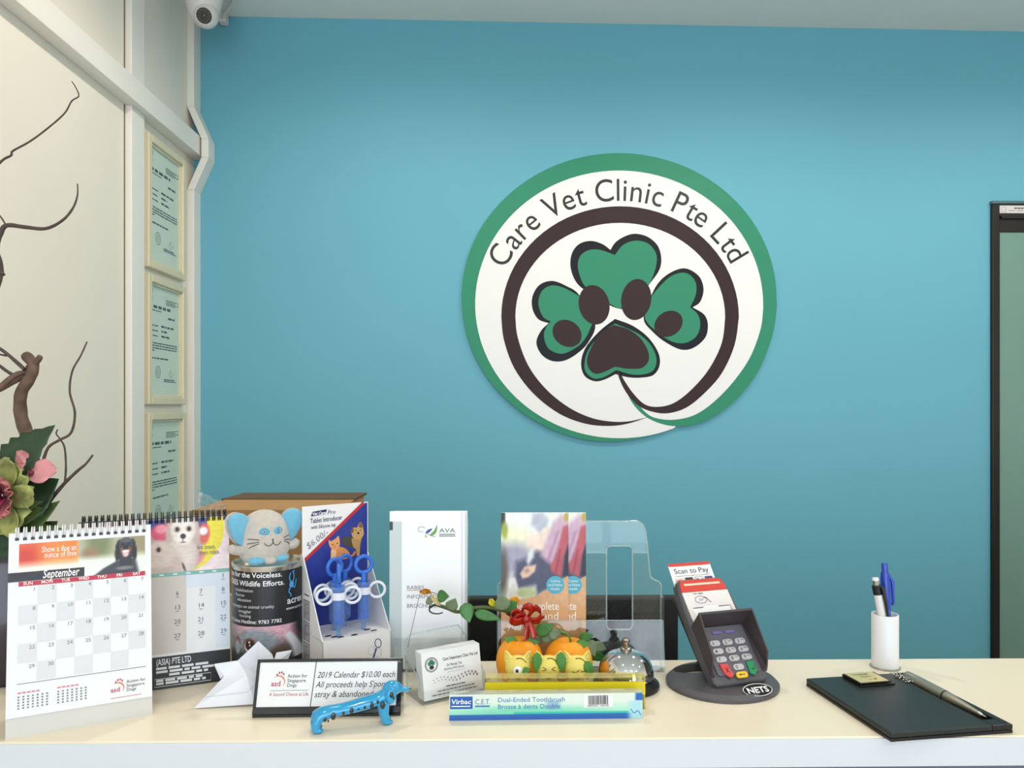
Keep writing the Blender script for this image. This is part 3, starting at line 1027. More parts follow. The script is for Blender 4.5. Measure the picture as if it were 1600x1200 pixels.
# ------------------------------------------------------------------ flower arrangement at the far left
fl = thing('flower_arrangement', 'arrangement of twisted branches, pink flowers and ornamental cabbage in a dark vase', 'flower arrangement', W(-.645, .985))
base = fl.location.copy()
def fp(px, py, y):             # photo point at distance y, in the arrangement's own coordinates
    return at(px, py, y) - base
vase_m = mat('plum_ceramic', (48, 32, 48), .25, var=.15, vscale=12, coat=.3)
B().lathe([(0, 0), (.04, 0), (.052, .02), (.058, .07), (.053, .12), (.043, .15), (.046, .165), (.041, .165), (.038, .15), (.045, .11), (0, .02)], 32).obj('vase', vase_m, fl, smooth=50)
bark = mat('brown_bark', (98, 76, 64), .75, var=.35, vscale=70, bump=.6, bscale=160)
bark_d = mat('dark_twig_bark', (78, 64, 58), .75, var=.2, vscale=90)
def branch(pts, r0, r1, m=bark_d, nm='twig'):
    P = catmull([fp(*p) for p in pts], 7, False)
    N = len(P)
    rr = [r0 + (r1 - r0) * k / (N - 1) for k in range(N)]
    rr = [v * (1 + .04 * sin(k * 1.3)) for k, v in enumerate(rr)]
    return B().tube(P, rr, 8).obj(nm, m, fl, smooth=60)
yf = .985
branch([(60, 765, yf), (45, 690, yf), (33, 650, yf), (33, 615, .975), (48, 588, .97), (52, 570, .97), (40, 555, .975)], .0088, .0062, bark, 'thick_branch')
branch([(44, 575, .972), (55, 568, .968), (63, 557, .965)], .004, .0035, bark, 'thick_branch')
branch([(44, 580, .975), (22, 594, .97), (-8, 610, .96)], .0045, .005, bark, 'thick_branch')
branch([(-20, 622, .955), (0, 605, .96), (24, 586, .965), (40, 582, .972)], .004, .003, bark, 'thick_branch')
branch([(-15, 535, .96), (10, 552, .965), (38, 577, .97)], .0018, .0026)
branch([(-15, 560, .96), (8, 578, .965), (24, 588, .97)], .0018, .0024)
branch([(-15, 553, .955), (0, 554, .96), (11, 556, .966)], .0012, .0012)
branch([(48, 748, .96), (64, 728, .955), (75, 700, .955), (92, 688, .955), (111, 676, .955), (117, 645, .955), (109, 612, .96), (113, 580, .96), (126, 556, .96), (136, 534, .96)], .0021, .0009)
branch([(101, 757, .965), (103, 730, .965), (101, 700, .965), (94, 686, .965), (88, 678, .967), (90, 671, .967)], .0014, .0008)
branch([(55, 812, .97), (80, 780, .97), (101, 755, .965), (122, 735, .962), (134, 725, .962), (145, 711, .962)], .003, .0012)
# tall twigs leaving the frame at the left
branch([(-25, 500, .97), (0, 428, .97), (-6, 390, .97), (2, 362, .97), (12, 352, .97), (40, 355, .97), (72, 357, .97), (98, 344, .97), (114, 325, .97), (121, 305, .97), (121, 287, .97)], .0042, .0007)
branch([(10, 353, .97), (2, 340, .97), (-8, 328, .97)], .0012, .0008)
branch([(-40, 300, .97), (0, 254, .97), (17, 243, .97), (20, 236, .97), (45, 222, .97), (70, 204, .97), (100, 178, .97), (112, 158, .97), (123, 150, .97), (118, 136, .97), (112, 127, .97)], .0016, .0006)
branch([(0, 430, .97), (-2, 420, .97), (-4, 405, .965)], .006, .004)
leafd = mat('dark_green_leaf', (34, 62, 38), .42, var=.25, vscale=40)
leafm = mat('olive_leaf', (70, 92, 44), .5, var=.3, vscale=40)
def leaf(t, root, tip, wd, m, nm='leaf', fold=.25, droop=.0, jag=0.0, up=None, n=10, thick=.0004, vein=None):
    """a folded leaf blade between two points"""
    root, tip = Vector(root), Vector(tip)
    ax = tip - root
    L = ax.length
    ax.normalize()
    up = Vector(up) if up else Vector((0, -1, .35))
    side = ax.cross(up).normalized()
    nor = side.cross(ax).normalized()
    vs, fs = [], []
    for k in range(n + 1):
        f = k / n
        hw = wd / 2 * 3.0 * f ** .6 * (1 - f) ** 1.1 if 0 < f < 1 else 0.0
        if jag and 0 < k < n:
            hw *= 1 + jag * (1 if k % 2 else -1)
        c = root + ax * L * f - nor * droop * L * f * f
        for s_ in (-1, -.5, 0, .5, 1):
            vs.append(c + side * hw * s_ + nor * (abs(s_) * fold * hw))
    for k in range(n):
        for j in range(4):
            a = k * 5 + j
            fs.append((a, a + 1, a + 6, a + 5))
    o = B().add(vs, fs).obj(nm, m, t, smooth=60)
    md = o.modifiers.new('thickness', 'SOLIDIFY')
    md.thickness = thick
    return o
leaf(fl, fp(-5, 752, .96), fp(86, 664, .96), .052, leafd, jag=.10, n=14, fold=.25)
leaf(fl, fp(30, 800, .965), fp(92, 748, .965), .056, leafd, jag=.04, n=12)
leaf(fl, fp(5, 815, .955), fp(72, 795, .955), .03, leafm)
leaf(fl, fp(-10, 812, .94), fp(62, 782, .945), .022, leafm, droop=.1)
leaf(fl, fp(30, 835, .96), fp(94, 782, .962), .026, leafm)
leaf(fl, fp(20, 850, .965), fp(92, 825, .962), .036, leafm, droop=.15)
leaf(fl, fp(-8, 850, .95), fp(60, 838, .95), .045, leafd)
leaf(fl, fp(-30, 840, .95), fp(25, 862, .945), .04, leafd)
for k in range(6):
    a = k / 5
    leaf(fl, fp(5 + 50 * a, 850, .985), fp(-10 + 100 * a, 800 + 14 * (k % 2), .985), .035, leafm if k % 2 else leafd)
pet_m = mat('pink_petal', (222, 150, 154), .5, var=.10, vscale=60, sub=.2)
def petal(t, c, ax, side, L, w, m, nm='petal', cup=.3):
    c, ax, side = Vector(c), Vector(ax).normalized(), Vector(side).normalized()
    nor = ax.cross(side).normalized()
    vs, fs = [], []
    for k in range(9):
        f = k / 8
        hw = w / 2 * (sin(pi * (.08 + .86 * f ** 1.2))) ** .7
        for j in range(7):
            s_ = -1 + j / 3
            vs.append(c + ax * L * f + side * hw * s_ + nor * (cup * hw * (s_ * s_) + .08 * L * sin(f * 3) + .002 * sin(j * 2.2 + k)))
    for k in range(8):
        for j in range(6):
            a = k * 7 + j
            fs.append((a, a + 1, a + 8, a + 7))
    o = B().add(vs, fs).obj(nm, m, t, smooth=60)
    md = o.modifiers.new('thickness', 'SOLIDIFY')
    md.thickness = .0005
    return o
c0 = fp(44, 742, .952)
petal(fl, c0, (-.16, 0, .4), (1, .15, .35), .032, .020, pet_m)
petal(fl, c0 + Vector((.002, 0, 0)), (.34, 0, .06), (-.05, .15, .4), .033, .031, pet_m)
petal(fl, c0, (-.3, -.1, .18), (.3, .1, .5), .018, .018, pet_m)
B().ball(fp(49, 739, .948), .003).obj('flower_centre', mat('flower_centre', (120, 40, 50), .6), fl)
# ornamental cabbage rosette: pale green frilled leaves around a magenta heart
cabg = mat('cabbage_pale_green', (150, 156, 92), .55, var=.5, vscale=50)
cabm = mat('cabbage_magenta', (160, 52, 92), .5, var=.25, vscale=40)
cabp = mat('cabbage_pink', (196, 118, 120), .5, var=.25, vscale=40)
cc = fp(2, 775, .945)
def frill(ang, tilt, r0, L, w, m, k=0):
    out = Vector((cos(ang), -.55 * tilt, sin(ang)))
    side = Vector((-sin(ang), 0, cos(ang)))
    out.normalize()
    nor = out.cross(side).normalized()
    vs, fs = [], []
    for i in range(8):
        f = i / 7
        hw = w / 2 * (.45 + .55 * sin(pi * .5 * min(1, f * 1.4)))
        if i == 7: hw *= .86
        for j in range(13):
            s_ = -1 + j / 6
            wav = .0035 * f * f * sin(j * 1.9 + k) + .0025 * f * sin(j * 3.7 + k * 2)
            vs.append(cc + out * (r0 + L * f) + side * hw * s_ + nor * (wav) + Vector((0, -1, 0)) * (.010 * s_ * s_ + .012 * f * f * tilt))
    for i in range(7):
        for j in range(12):
            a = i * 13 + j
            fs.append((a, a + 1, a + 14, a + 13))
    o = B().add(vs, fs).obj('cabbage_leaf', m, fl, smooth=60)
    md = o.modifiers.new('thickness', 'SOLIDIFY')
    md.thickness = .0006
for k in range(6):
    frill(radians(60 * k + 32), .35, .006, .040, .066, cabg, k)
for k in range(5):
    frill(radians(72 * k), .9, .004, .026, .044, cabp, k + 3)
for k in range(4):
    frill(radians(90 * k + 20), 1.8, .002, .018, .034, cabm, k + 5)

# ------------------------------------------------------------------ cartons on the staff desk behind the counter
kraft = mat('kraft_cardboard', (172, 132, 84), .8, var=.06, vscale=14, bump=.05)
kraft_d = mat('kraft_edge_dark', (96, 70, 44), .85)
yc = 1.26
c0 = at(300, 925, yc); c1 = at(531, 782, yc)
zc0, zc1 = c0.z, c1.z
low = thing('storage_carton', 'pale cream carton under the brown cardboard box', 'box', (c0.x - .01, yc - .01, .75))
B().box(0, 0, 0, c1.x - c0.x + .02, .26, zc0 - .75 - .002).obj('carton_body', mat('cream_card', (226, 214, 176), .7, var=.03), low, bevel=.002)
B().box(0, -.0006, .15, c1.x - c0.x + .02, 0, .153).obj('carton_seam', kraft_d, low)
cw = c1.x - c0.x
bx_ = thing('cardboard_box', 'brown open cardboard box with a white label behind the can', 'box', (c0.x, yc, zc0 - .002))
hbx = at(300, 797, yc).z - zc0 + .002
B().box(0, 0, 0, cw, .004, hbx).obj('box_front', kraft, bx_)
B().box(0, .22, 0, cw, .224, hbx - .002).obj('box_back', kraft, bx_)
B().box(0, .004, 0, .004, .22, hbx).obj('box_side', kraft, bx_)
B().box(cw - .004, .004, 0, cw, .22, hbx).obj('box_side', kraft, bx_)
B().box(.004, .004, 0, cw - .004, .22, .004).obj('box_bottom', kraft, bx_)
fv = B().add([(0, .002, hbx), (cw, .002, hbx), (cw + .004, .10, hbx + .0045), (.018, .10, hbx + .005)], [(0, 1, 2, 3)]).obj('box_flap', kraft, bx_)
md = fv.modifiers.new('thickness', 'SOLIDIFY'); md.thickness = .004
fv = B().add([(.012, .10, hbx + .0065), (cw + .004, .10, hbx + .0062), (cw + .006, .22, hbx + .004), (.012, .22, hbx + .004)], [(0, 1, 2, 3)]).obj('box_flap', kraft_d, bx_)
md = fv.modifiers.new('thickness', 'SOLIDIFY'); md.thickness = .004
la = at(352, 822, yc) - bx_.location; lb = at(380, 806, yc) - bx_.location
lbl = B().box(la.x - .05, -.0006, la.z, lb.x, 0, lb.z).obj('shipping_label', card_w, bx_, label='white label')
d = B()
for k in range(4):
    d.poly(rect(la.x - .045, la.z + .003 + .003 * k, lb.x - .004 - .006 * (k % 2), la.z + .004 + .003 * k))
d.obj('label_print', MIDG, lbl, frame((0, -.0009, 0), (1, 0, 0), (0, 0, 1)))['kind'] = 'stuff'
# crumpled clear wrap over the left end of the box
wrap = clear('clear_wrap', (.97, .97, .96), .9, .08, 1.5, .06)
rr = random.Random(11)
wv, wf = [], []
wa, wb_ = at(303, 812, yc - .02), at(346, 768, yc - .02)
nxw, nyw = 9, 9
for j in range(nyw):
    for i in range(nxw):
        fx, fy = i / (nxw - 1), j / (nyw - 1)
        wv.append(Vector((wa.x + (wb_.x - wa.x) * fx * (1 - .35 * fy * (1 - fx)) + rr.uniform(-.0025, .0025), yc - .012 + .012 * fy + rr.uniform(-.007, .003), wa.z + (wb_.z - wa.z) * fy * (1 - .45 * fx) + rr.uniform(-.002, .002))))
for j in range(nyw - 1):
    for i in range(nxw - 1):
        a = j * nxw + i
        wf += [(a, a + 1, a + nxw + 1), (a, a + nxw + 1, a + nxw)]
wo = B().add(wv, wf).obj('plastic_wrap', wrap)
md = wo.modifiers.new('thickness', 'SOLIDIFY'); md.thickness = .0004
tag(wo, 'crumpled clear plastic wrap over the left corner of the cardboard box', 'plastic wrap')

# ------------------------------------------------------------------ black ribbed monitor behind the counter
ym = 1.17
m0, m1 = at(722, 1100, ym), at(1064, 937, ym)
mon = thing('monitor', 'back of a black ribbed monitor standing behind the counter', 'monitor', ((m0.x + m1.x) / 2, ym + .05, .75))
mw, mz0, mz1 = m1.x - m0.x, .84 - .75, m1.z - .75
rib_m = mat('black_ribbed_plastic', (16, 15, 17), .4)
B().box(-mw / 2, -.035, mz0, mw / 2, -.015, mz1).obj('housing', mat('black_soft_plastic', (10, 10, 11), .6), mon, bevel=.004)
rsrc = B().box(-.0006, -.0365, 0, .0009, -.0345, .155, T(0, 0, 0) @ RY(radians(35))).mesh('rib')
rsrc.materials.append(rib_m)
n = int((mw - .12) / .0075)
for k in range(n):
    link('rib', rsrc, mon, T(-mw / 2 + .012 + .0075 * k, 0, mz1 - .135))
B().box(-.03, -.033, .012, .03, -.017, mz0 + .02).obj('stand_post', black_m, mon, bevel=.003)
B().prism(rrect(-.11, -.08, .11, .09, .03), 0, .012).obj('stand_base', black_m, mon, bevel=.003)

# ------------------------------------------------------------------ donation can
can = thing('donation_can', 'round collection can with black label and slow loris photo', 'can', W(-.316, .997))
tin = mat('bright_tin', (206, 200, 190), .22, metal=.95)
rc_, hc = .0445, .148
B().lathe([(0, 0), (rc_ - .002, 0), (rc_, .002), (rc_, hc - .004), (rc_ + .001, hc - .002), (rc_ + .001, hc), (rc_ - .0015, hc + .0004), (rc_ - .0025, hc - .002), (rc_ - .003, hc - .006), (0, hc - .006)], 64).obj('tin_body', tin, can, smooth=40)
CF = radians(-74)                 # azimuth that faces the camera
def cyl(s_, z, dr=0.0):           # s_: arc length from the facing line (right positive)
    a = CF + s_ / rc_
    return Vector(((rc_ + .0004 + dr) * cos(a), (rc_ + .0004 + dr) * sin(a), z))
def wrap_cyl(d_, dr):
    d_.v = [cyl(v.x, v.y, dr) for v in d_.v]
    return d_
def grid_strip(x0, z0, x1, z1, n=48):
    d_ = B()
    for k in range(n):
        xa, xb = x0 + (x1 - x0) * k / n, x0 + (x1 - x0) * (k + 1) / n
        d_.add([(xa, z0, 0), (xb, z0, 0), (xb, z1, 0), (xa, z1, 0)], [(0, 1, 2, 3)])
    return d_
hl = rc_ * pi * .999
lab_o = wrap_cyl(grid_strip(-hl, .0735, hl, hc - .007, 72), 0).obj('black_label', mat('black_label_paper', (26, 27, 33), .35), can, smooth=60)
q = Pic(170, 46, (96, 92, 90), 3.2)
def X(s_): return .5 + s_ / (2 * .07)
q.ell(.62, .05, .5, .4, (206, 160, 176), .7).ell(.95, .1, .2, .5, (20, 20, 24), .6)
q.ell(.36, .75, .20, .62, (112, 124, 134), .25).ell(.40, .45, .19, .36, (136, 146, 156), .5).ell(.30, 1.0, .25, .3, (50, 54, 58), .7)
q.ell(.335, .52, .064, .2, (120, 78, 66), .3).ell(.335, .55, .05, .17, (232, 220, 210), .15).ell(.340, .52, .047, .155, (64, 26, 24), .2).ell(.342, .50, .030, .10, (20, 10, 10), .25)
q.ell(.335, .44, .008, .03, (255, 250, 246), .3).ell(.34, .53, .006, .022, (250, 246, 240), .3)
q.ell(.205, .45, .03, .14, (122, 62, 54), .5).ell(.20, .62, .03, .2, (150, 156, 160), .5)
q.ell(.60, .86, .10, .28, (92, 74, 64), .5).ell(.62, .95, .09, .2, (52, 44, 38), .4)
q.noise(.12, 40, 9)
q.poly([(.64, .3), (.69, .22), (.76, .40), (.86, .75), (.9, 1.1), (.76, 1.1), (.72, .7)], (214, 216, 224), .04)
wrap_cyl(grid_strip(-hl, .001, hl, .0735, 72), -.0001).obj('lower_label', mat('dark_label_paper', (44, 42, 44), .4), can, smooth=60)
q.obj('loris_photo', lambda x, y: cyl((x - .5) * .14, .0737 - .0440 * y, .0002), can, None, 'slow loris photo')
d = B()
d.text('Voice for the Voiceless.', .017, .1345, .0092, 'RIGHT', .012, z=0)
d.text('Support ACRES Wildlife Efforts.', .020, .1240, .0092, 'RIGHT', .012)
d.text('Wildlife Crime Hotline: 9783 7782', .0165, .0775, .0066, 'RIGHT', .006)
wrap_cyl(d, .0003).obj('label_lettering', ink((236, 236, 240)), lab_o)['kind'] = 'stuff'
d = B()
d.text('rehabilitation', -.018, .1165, .0056, 'RIGHT')
for z_, x_, t_ in ((.1105, -.030, 'Rescue'), (.1045, -.0205, 'education'), (.0965, .007, 'campaigns on animal cruelty'), (.0905, -.0205, 'smuggler'), (.0850, -.021, 'housing')):
    d.text(t_, x_, z_, .0056, 'RIGHT')
d.text('www.acres.org.sg', .022, .091, .0056, bold=.01)
d.text('acres', .0235, .0985, .0125, bold=.02)
wrap_cyl(d, .0003).obj('small_lettering', ink((206, 208, 214)), lab_o)
d = B()
d.poly(ellipse(.0300, .0965, .0034, .0042, 0, 16))
for pts in ([(.029, .099), (.027, .104), (.0275, .109), (.029, .111)], [(.031, .099), (.0335, .103), (.0335, .109), (.032, .112), (.035, .113)], [(.029, .094), (.0265, .090), (.0262, .087), (.029, .084), (.0285, .081)], [(.0315, .094), (.035, .092), (.0365, .097), (.038, .102)]):
    d.line(catmull([Vector(p) for p in pts], 5, False), .0014)
d.v = [v + Vector((0, .026, 0)) for v in d.v]
wrap_cyl(d, .0003).obj('monkey_emblem', ink((58, 150, 206)), lab_o)

# ------------------------------------------------------------------ plush cat sitting on the can
plush_g = mat('grey_plush', (196, 188, 180), .95, sheen=.5, var=.07, vscale=160, bump=.5, bscale=900)
plush_b = mat('blue_plush', (110, 182, 214), .95, sheen=.5, var=.06, vscale=160, bump=.5, bscale=900)
thread = mat('black_thread', (22, 20, 20), .7)
PL = W(-.318, .984, ZC + hc + .0004)
pl = thing('plush_cat', 'small grey plush cat with blue ears sitting on the can', 'plush toy', PL, radians(36))
pl.scale = (.93, .93, .97)
# body: rounded egg standing on the lid
prof = [(0, 0), (.020, .0006), (.0275, .005), (.0325, .014), (.0340, .026), (.0320, .040), (.0285, .051), (.0225, .060), (.0135, .0660), (.006, .0682), (0, .0686)]
P3 = catmull([Vector((r_, z_, 0)) for r_, z_ in prof], 4, False)
def rad(z):
    for a, b_ in zip(P3, P3[1:]):
        if a.y <= z <= b_.y:
            return a.x + (b_.x - a.x) * (z - a.y) / max(1e-9, b_.y - a.y)
    return 0
B().lathe([(max(0, p.x), p.y) for p in P3[:-1]] + [(0, .0686)], 36, SC(1.04, .92, 1)).obj('body', plush_g, pl, smooth=80)
def surf(ang, z, out=0.0):      # ang: 0 faces -y, positive to the right
    r_ = rad(z) + out
    return Vector((1.04 * r_ * sin(ang), -.92 * r_ * cos(ang), z))
for s_ in (-1, 1):
    # big floppy ear: padded triangular flap
    ol = [Vector(p) for p in ((0, 0), (.006, .017), (.018, .0235), (.030, .019), (.032, .006), (.026, -.010), (.016, -.020), (.007, -.012))]
    ol = catmull(ol, 4, True)
    d = B()
    for lay, (scq, off) in enumerate(((.86, -.0045), (1, -.002), (1, .002), (.86, .0045))):
        cx_, cy_ = .017, .001
        d.v += [Vector(((cx_ + (p.x - cx_) * scq), off, (cy_ + (p.y - cy_) * scq))) for p in ol]
    N = len(ol)
    for lay in range(3):
        for k in range(N):
            l = (k + 1) % N
            d.f.append((lay * N + k, lay * N + l, (lay + 1) * N + l, (lay + 1) * N + k))
    d.f.append(tuple(range(N))[::-1])
    d.f.append(tuple(3 * N + k for k in range(N)))
    Me = T(s_ * .0185, -.004, .0465) @ (SC(s_, 1, 1)) @ RY(radians(6)) @ RZ(radians(-14))
    d.obj('ear', plush_b, pl, Me, smooth=70)
    # rim of the ear in grey behind
    d = B()
    d.prism([(p.x * 1.02, p.y * 1.03) for p in ol], 0, .004, frame((0, .009, 0), (1, 0, 0), (0, 0, 1)))
    d.obj('ear_back', plush_g, pl, Me, bevel=.0015)
    a_ = B().tube(catmull([surf(s_ * 1.25, .020, -.008), surf(s_ * 1.3, .019, .004) + Vector((0, 0, .001)), surf(s_ * 1.32, .0225, .011 if s_ < 0 else .007), surf(s_ * 1.32, .027, .015 if s_ < 0 else .010)], 4, False), [.0062] * 9 + [.0058, .0052, .0044, .0025], 12)
    a_.obj('arm', plush_g, pl, smooth=70)
    B().ball(surf(s_ * .62, .0062, -.004), .013, .011, .0062, 18, 10).obj('foot', plush_b, pl, smooth=80)
B().ball(surf(0, .0052, -.002), .0088, .009, .0056, 16, 10).obj('paw', plush_g, pl, smooth=80)
eye_b = mat('eye_blue_felt', (92, 172, 208), .9)
for s_, a_ in ((-1, -.28), (1, .34)):
    nrm = (surf(a_, .043, .01) - surf(a_, .043)).normalized()
    Mq = Matrix.Translation(surf(a_, .043, -.0004)) @ nrm.to_track_quat('Z', 'Y').to_matrix().to_4x4()
    ep_ = B().lathe([(0, .0016), (.0035, .0014), (.0062, .0006), (.0066, -.0006), (0, -.0006)], 24, Mq @ SC(1.05, .85, 1)).obj('eye_patch', eye_b, pl, smooth=60)
    B().ball((0, .001, .0016), .0026, .0030, .0012, 16, 8, Mq).obj('pupil', blackgl, ep_, smooth=80)
    B().lathe([(.0013, .0026), (.0018, .0030), (.0022, .0026)], 16, Mq @ T(0, .001, 0)).obj('eye_glint', card_w, ep_)
def stitch(pts, nm, r_=.00045):
    B().tube(catmull([surf(a, z, .0003) for a, z in pts], 5, False), r_, 6).obj(nm, thread, pl, smooth=60)
for s_ in (-1, 1):
    o_ = .05
    stitch([(o_ + s_ * .52, .0335), (o_ + s_ * .75, .0345), (o_ + s_ * 1.0, .0345)], 'whisker')
    stitch([(o_ + s_ * .52, .0310), (o_ + s_ * .75, .0298), (o_ + s_ * 1.0, .0285)], 'whisker')
    stitch([(o_ + s_ * .52, .0288), (o_ + s_ * .74, .0262), (o_ + s_ * .92, .0230)], 'whisker')
    stitch([(o_, .0290), (o_ + s_ * .10, .0258), (o_ + s_ * .22, .0258), (o_ + s_ * .33, .0292)], 'mouth')
stitch([(.05, .0345), (.05, .032), (.05, .0290)], 'mouth', .0006)

# ------------------------------------------------------------------ tablet introducer counter display
p_fl, p_fr = W(-.2306, .935), W(-.1556, .988)
ut = p_fr - p_fl
wt = ut.length
tb = thing('display_box', 'white and blue card counter display box with cat and dog picture', 'display box', p_fl, math.atan2(ut.y, ut.x))
dk, dpt, ht = .060, .070, .2175
boxw = mat('box_white_card', (232, 230, 232), .45, var=.01)
boxb = mat('box_blue_print', (34, 52, 138), .35, var=.05, vscale=6)
th = .0012
B().box(0, 0, 0, wt, th, dk).obj('front_panel', boxw, tb)
B().box(0, th, dk - th, wt, dpt, dk).obj('deck', boxw, tb)
B().prism([(0, 0), (0.010, .0), (dpt + .010, 0), (dpt + .008, .155), (dpt, .157), (.003, dk + .002), (0, dk)], 0, th, frame((0, 0, 0), (0, 1, 0), (0, 0, 1))).obj('side_panel', boxw, tb)
sp = B().prism([(0, 0), (dpt, 0), (dpt, .150), (.003, dk + .002), (0, dk)], 0, th, frame((wt - th, 0, 0), (0, 1, 0), (0, 0, 1))).obj('side_panel', boxw, tb)
bpn = B().box(0, dpt, 0, wt, dpt + th, ht).obj('back_panel', boxw, tb)
Mk = frame((0, dpt - .0001, 0), (1, 0, 0), (0, 0, 1))
d = B(); d.poly([(th, dk), (wt - th, dk), (wt - th, ht - .001), (wt * .96, ht - .001), (th, ht - .072)], .0003); d.obj('blue_field', boxb, bpn, Mk)
d = B(); d.line([(th, ht - .071), (wt * .93, ht - .0005)], .0042, .0006); d.obj('red_stripe', ink((186, 34, 48)), bpn, Mk)
d = B()
d.poly([(wt * .125, ht - .0135), (wt * .145, ht - .0075), (wt * .36, ht - .0055), (wt * .34, ht - .0118)], .0005)
d.text('Pro', wt * .365, ht - .0125, .0078, shear=.25, z=.0006, rot=.03)
d.text('Tablet Introducer', wt * .115, ht - .0222, .0088, bold=.008, z=.0006, rot=.03, fit=wt * .48)
d.text('with Silicone tap', wt * .125, ht - .0300, .0066, bold=.006, z=.0006, rot=.03, fit=wt * .37)
d.obj('title_lettering', ink((34, 34, 84)), bpn, Mk)
d = B(); d.text('Vet Care', wt * .142, ht - .0122, .0056, shear=.25, bold=.025, z=.0008, rot=.03, fit=wt * .19); d.obj('badge_lettering', ink((240, 240, 245)), bpn, Mk)
d = B(); d.text('$6.00/-', wt * .08, ht - .056, .0115, shear=.2, z=.0006, rot=radians(32), fit=wt * .36); d.obj('handwritten_price', ink((130, 130, 136)), bpn, Mk)
# cat and terrier cut-outs as printed shapes
def blob(d_, pts, z): d_.poly(catmull([Vector((p[0] * wt, ht - p[1])) for p in pts], 5, True), z)
# crop coordinates -> fraction of panel: x=(X-693)/557, y=(Y-100)/1115*... in metres
def kk_(X_, Y_): return ((X_ - 693) / 557, (Y_ - 98 + (X_ - 970) * .072) * .000155)
def shape(pts, col, z, nm='pet_print'):
    d_ = B(); blob(d_, [kk_(*p) for p in pts], z); return d_.obj(nm, ink(col), bpn, Mk)
shape([(1020, 400), (1060, 375), (1110, 380), (1150, 400), (1200, 380), (1185, 440), (1180, 500), (1170, 540), (1140, 535), (1135, 480), (1090, 470), (1040, 450)], (70, 62, 50), .0005)
shape([(1105, 400), (1150, 390), (1190, 390), (1180, 450), (1172, 538), (1150, 545), (1142, 490), (1120, 470)], (176, 138, 86), .0006)
shape([(1100, 330), (1120, 300), (1150, 300), (1165, 270), (1180, 250), (1195, 270), (1205, 310), (1210, 360), (1185, 400), (1150, 405), (1115, 385)], (196, 152, 96), .0007)
shape([(1095, 330), (1110, 300), (1122, 320), (1112, 350)], (110, 82, 54), .0008)
shape([(1165, 290), (1180, 250), (1198, 290), (1190, 305)], (120, 92, 60), .0008)
shape([(1150, 345), (1165, 340), (1172, 352), (1160, 360)], (24, 20, 22), .0009)
for ex in (1138, 1180):
    shape([(ex - 6, 322), (ex, 317), (ex + 6, 322), (ex, 328)], (24, 18, 18), .0009)
shape([(920, 590), (925, 540), (930, 480), (985, 460), (1050, 480), (1085, 520), (1080, 560), (1030, 570), (985, 590), (950, 580)], (214, 140, 84), .0009)
shape([(1080, 545), (1110, 530), (1130, 505), (1140, 515), (1120, 545), (1085, 558)], (206, 128, 72), .0009)
shape([(910, 440), (908, 400), (925, 410), (960, 395), (990, 368), (1000, 410), (1000, 450), (975, 485), (935, 480)], (224, 154, 98), .0010)
for ex, ey in ((940, 440), (980, 432)):
    shape([(ex - 7, ey), (ex, ey - 6), (ex + 7, ey), (ex, ey + 6)], (60, 70, 50), .0012)
shape([(952, 458), (964, 456), (958, 465)], (176, 84, 80), .0012)
shape([(930, 490), (950, 485), (970, 500), (965, 560), (945, 580), (928, 560)], (236, 188, 144), .0011)
# paw-print holes on the deck, front artwork, side panel pictures
d = B()
for cx_, cy_ in ((.020, .012), (.026, .0075), (.015, .020), (.067, .018), (.072, .0095), (.044, .006)):
    d.poly(ellipse(cx_, cy_, .0048, .0026, .15, 20), dk + .0003)
d.obj('paw_marks', ink((14, 13, 15)), tb)['kind'] = 'stuff'
Mfr = frame((0, -.0003, 0), (1, 0, 0), (0, 0, 1))
d = B(); d.line(ellipse(.0735, .046, .0042, .0058, .3, 24), .0010, 0, None, True); d.line([(.0712, .0400), (.0615, .014)], .0022)
d.obj('syringe_artwork', ink((40, 52, 120)), tb, Mfr)
d = B(); d.line(ellipse(.0645, .038, .0048, .0055, 0, 24), .0004, 0, None, True); d.line(ellipse(.0735, .034, .0048, .0055, 0, 24), .0004, 0, None, True)
d.obj('ring_artwork', ink((170, 170, 180)), tb, Mfr)
d = B(); d.poly([(.008, .014), (.010, .022), (.034, .024), (.032, .016)]); d.text('Pro', .035, .017, .0075, shear=.25, bold=.01); d.obj('front_badge', ink((26, 24, 34)), tb, Mfr)
d = B(); d.text('Vet Care', .0105, .0165, .0058, shear=.25, bold=.02, fit=.021, z=.0003); d.obj('front_lettering', ink((236, 236, 240)), tb, Mfr)
Ms = frame((-.0003, dpt, 0), (0, -1, 0), (0, 0, 1))
for k in range(3):
    z_ = .076 - .027 * k
    pic_ = B().poly(rect(.006, z_, .026, z_ + .024), 0).obj('instruction_picture', ink((176, 172, 178)), tb, Ms)
    d = B()
    d.line([(.006, z_), (.026, z_), (.026, z_ + .024), (.006, z_ + .024)], .0009, .0003, None, True)
    d.line(catmull([Vector((.009, z_ + .004)), Vector((.014, z_ + .012)), Vector((.012, z_ + .018)), Vector((.021, z_ + .02))], 5, False), .0007, .0003)
    d.line(catmull([Vector((.013, z_ + .003)), Vector((.019, z_ + .010)), Vector((.024, z_ + .008))], 5, False), .0007, .0003)
    d.obj('instruction_drawing', INK, pic_, Matrix())
d = B(); d.poly(rect(.008, .106, .024, .1075)); d.obj('side_print', INK, tb, Ms)

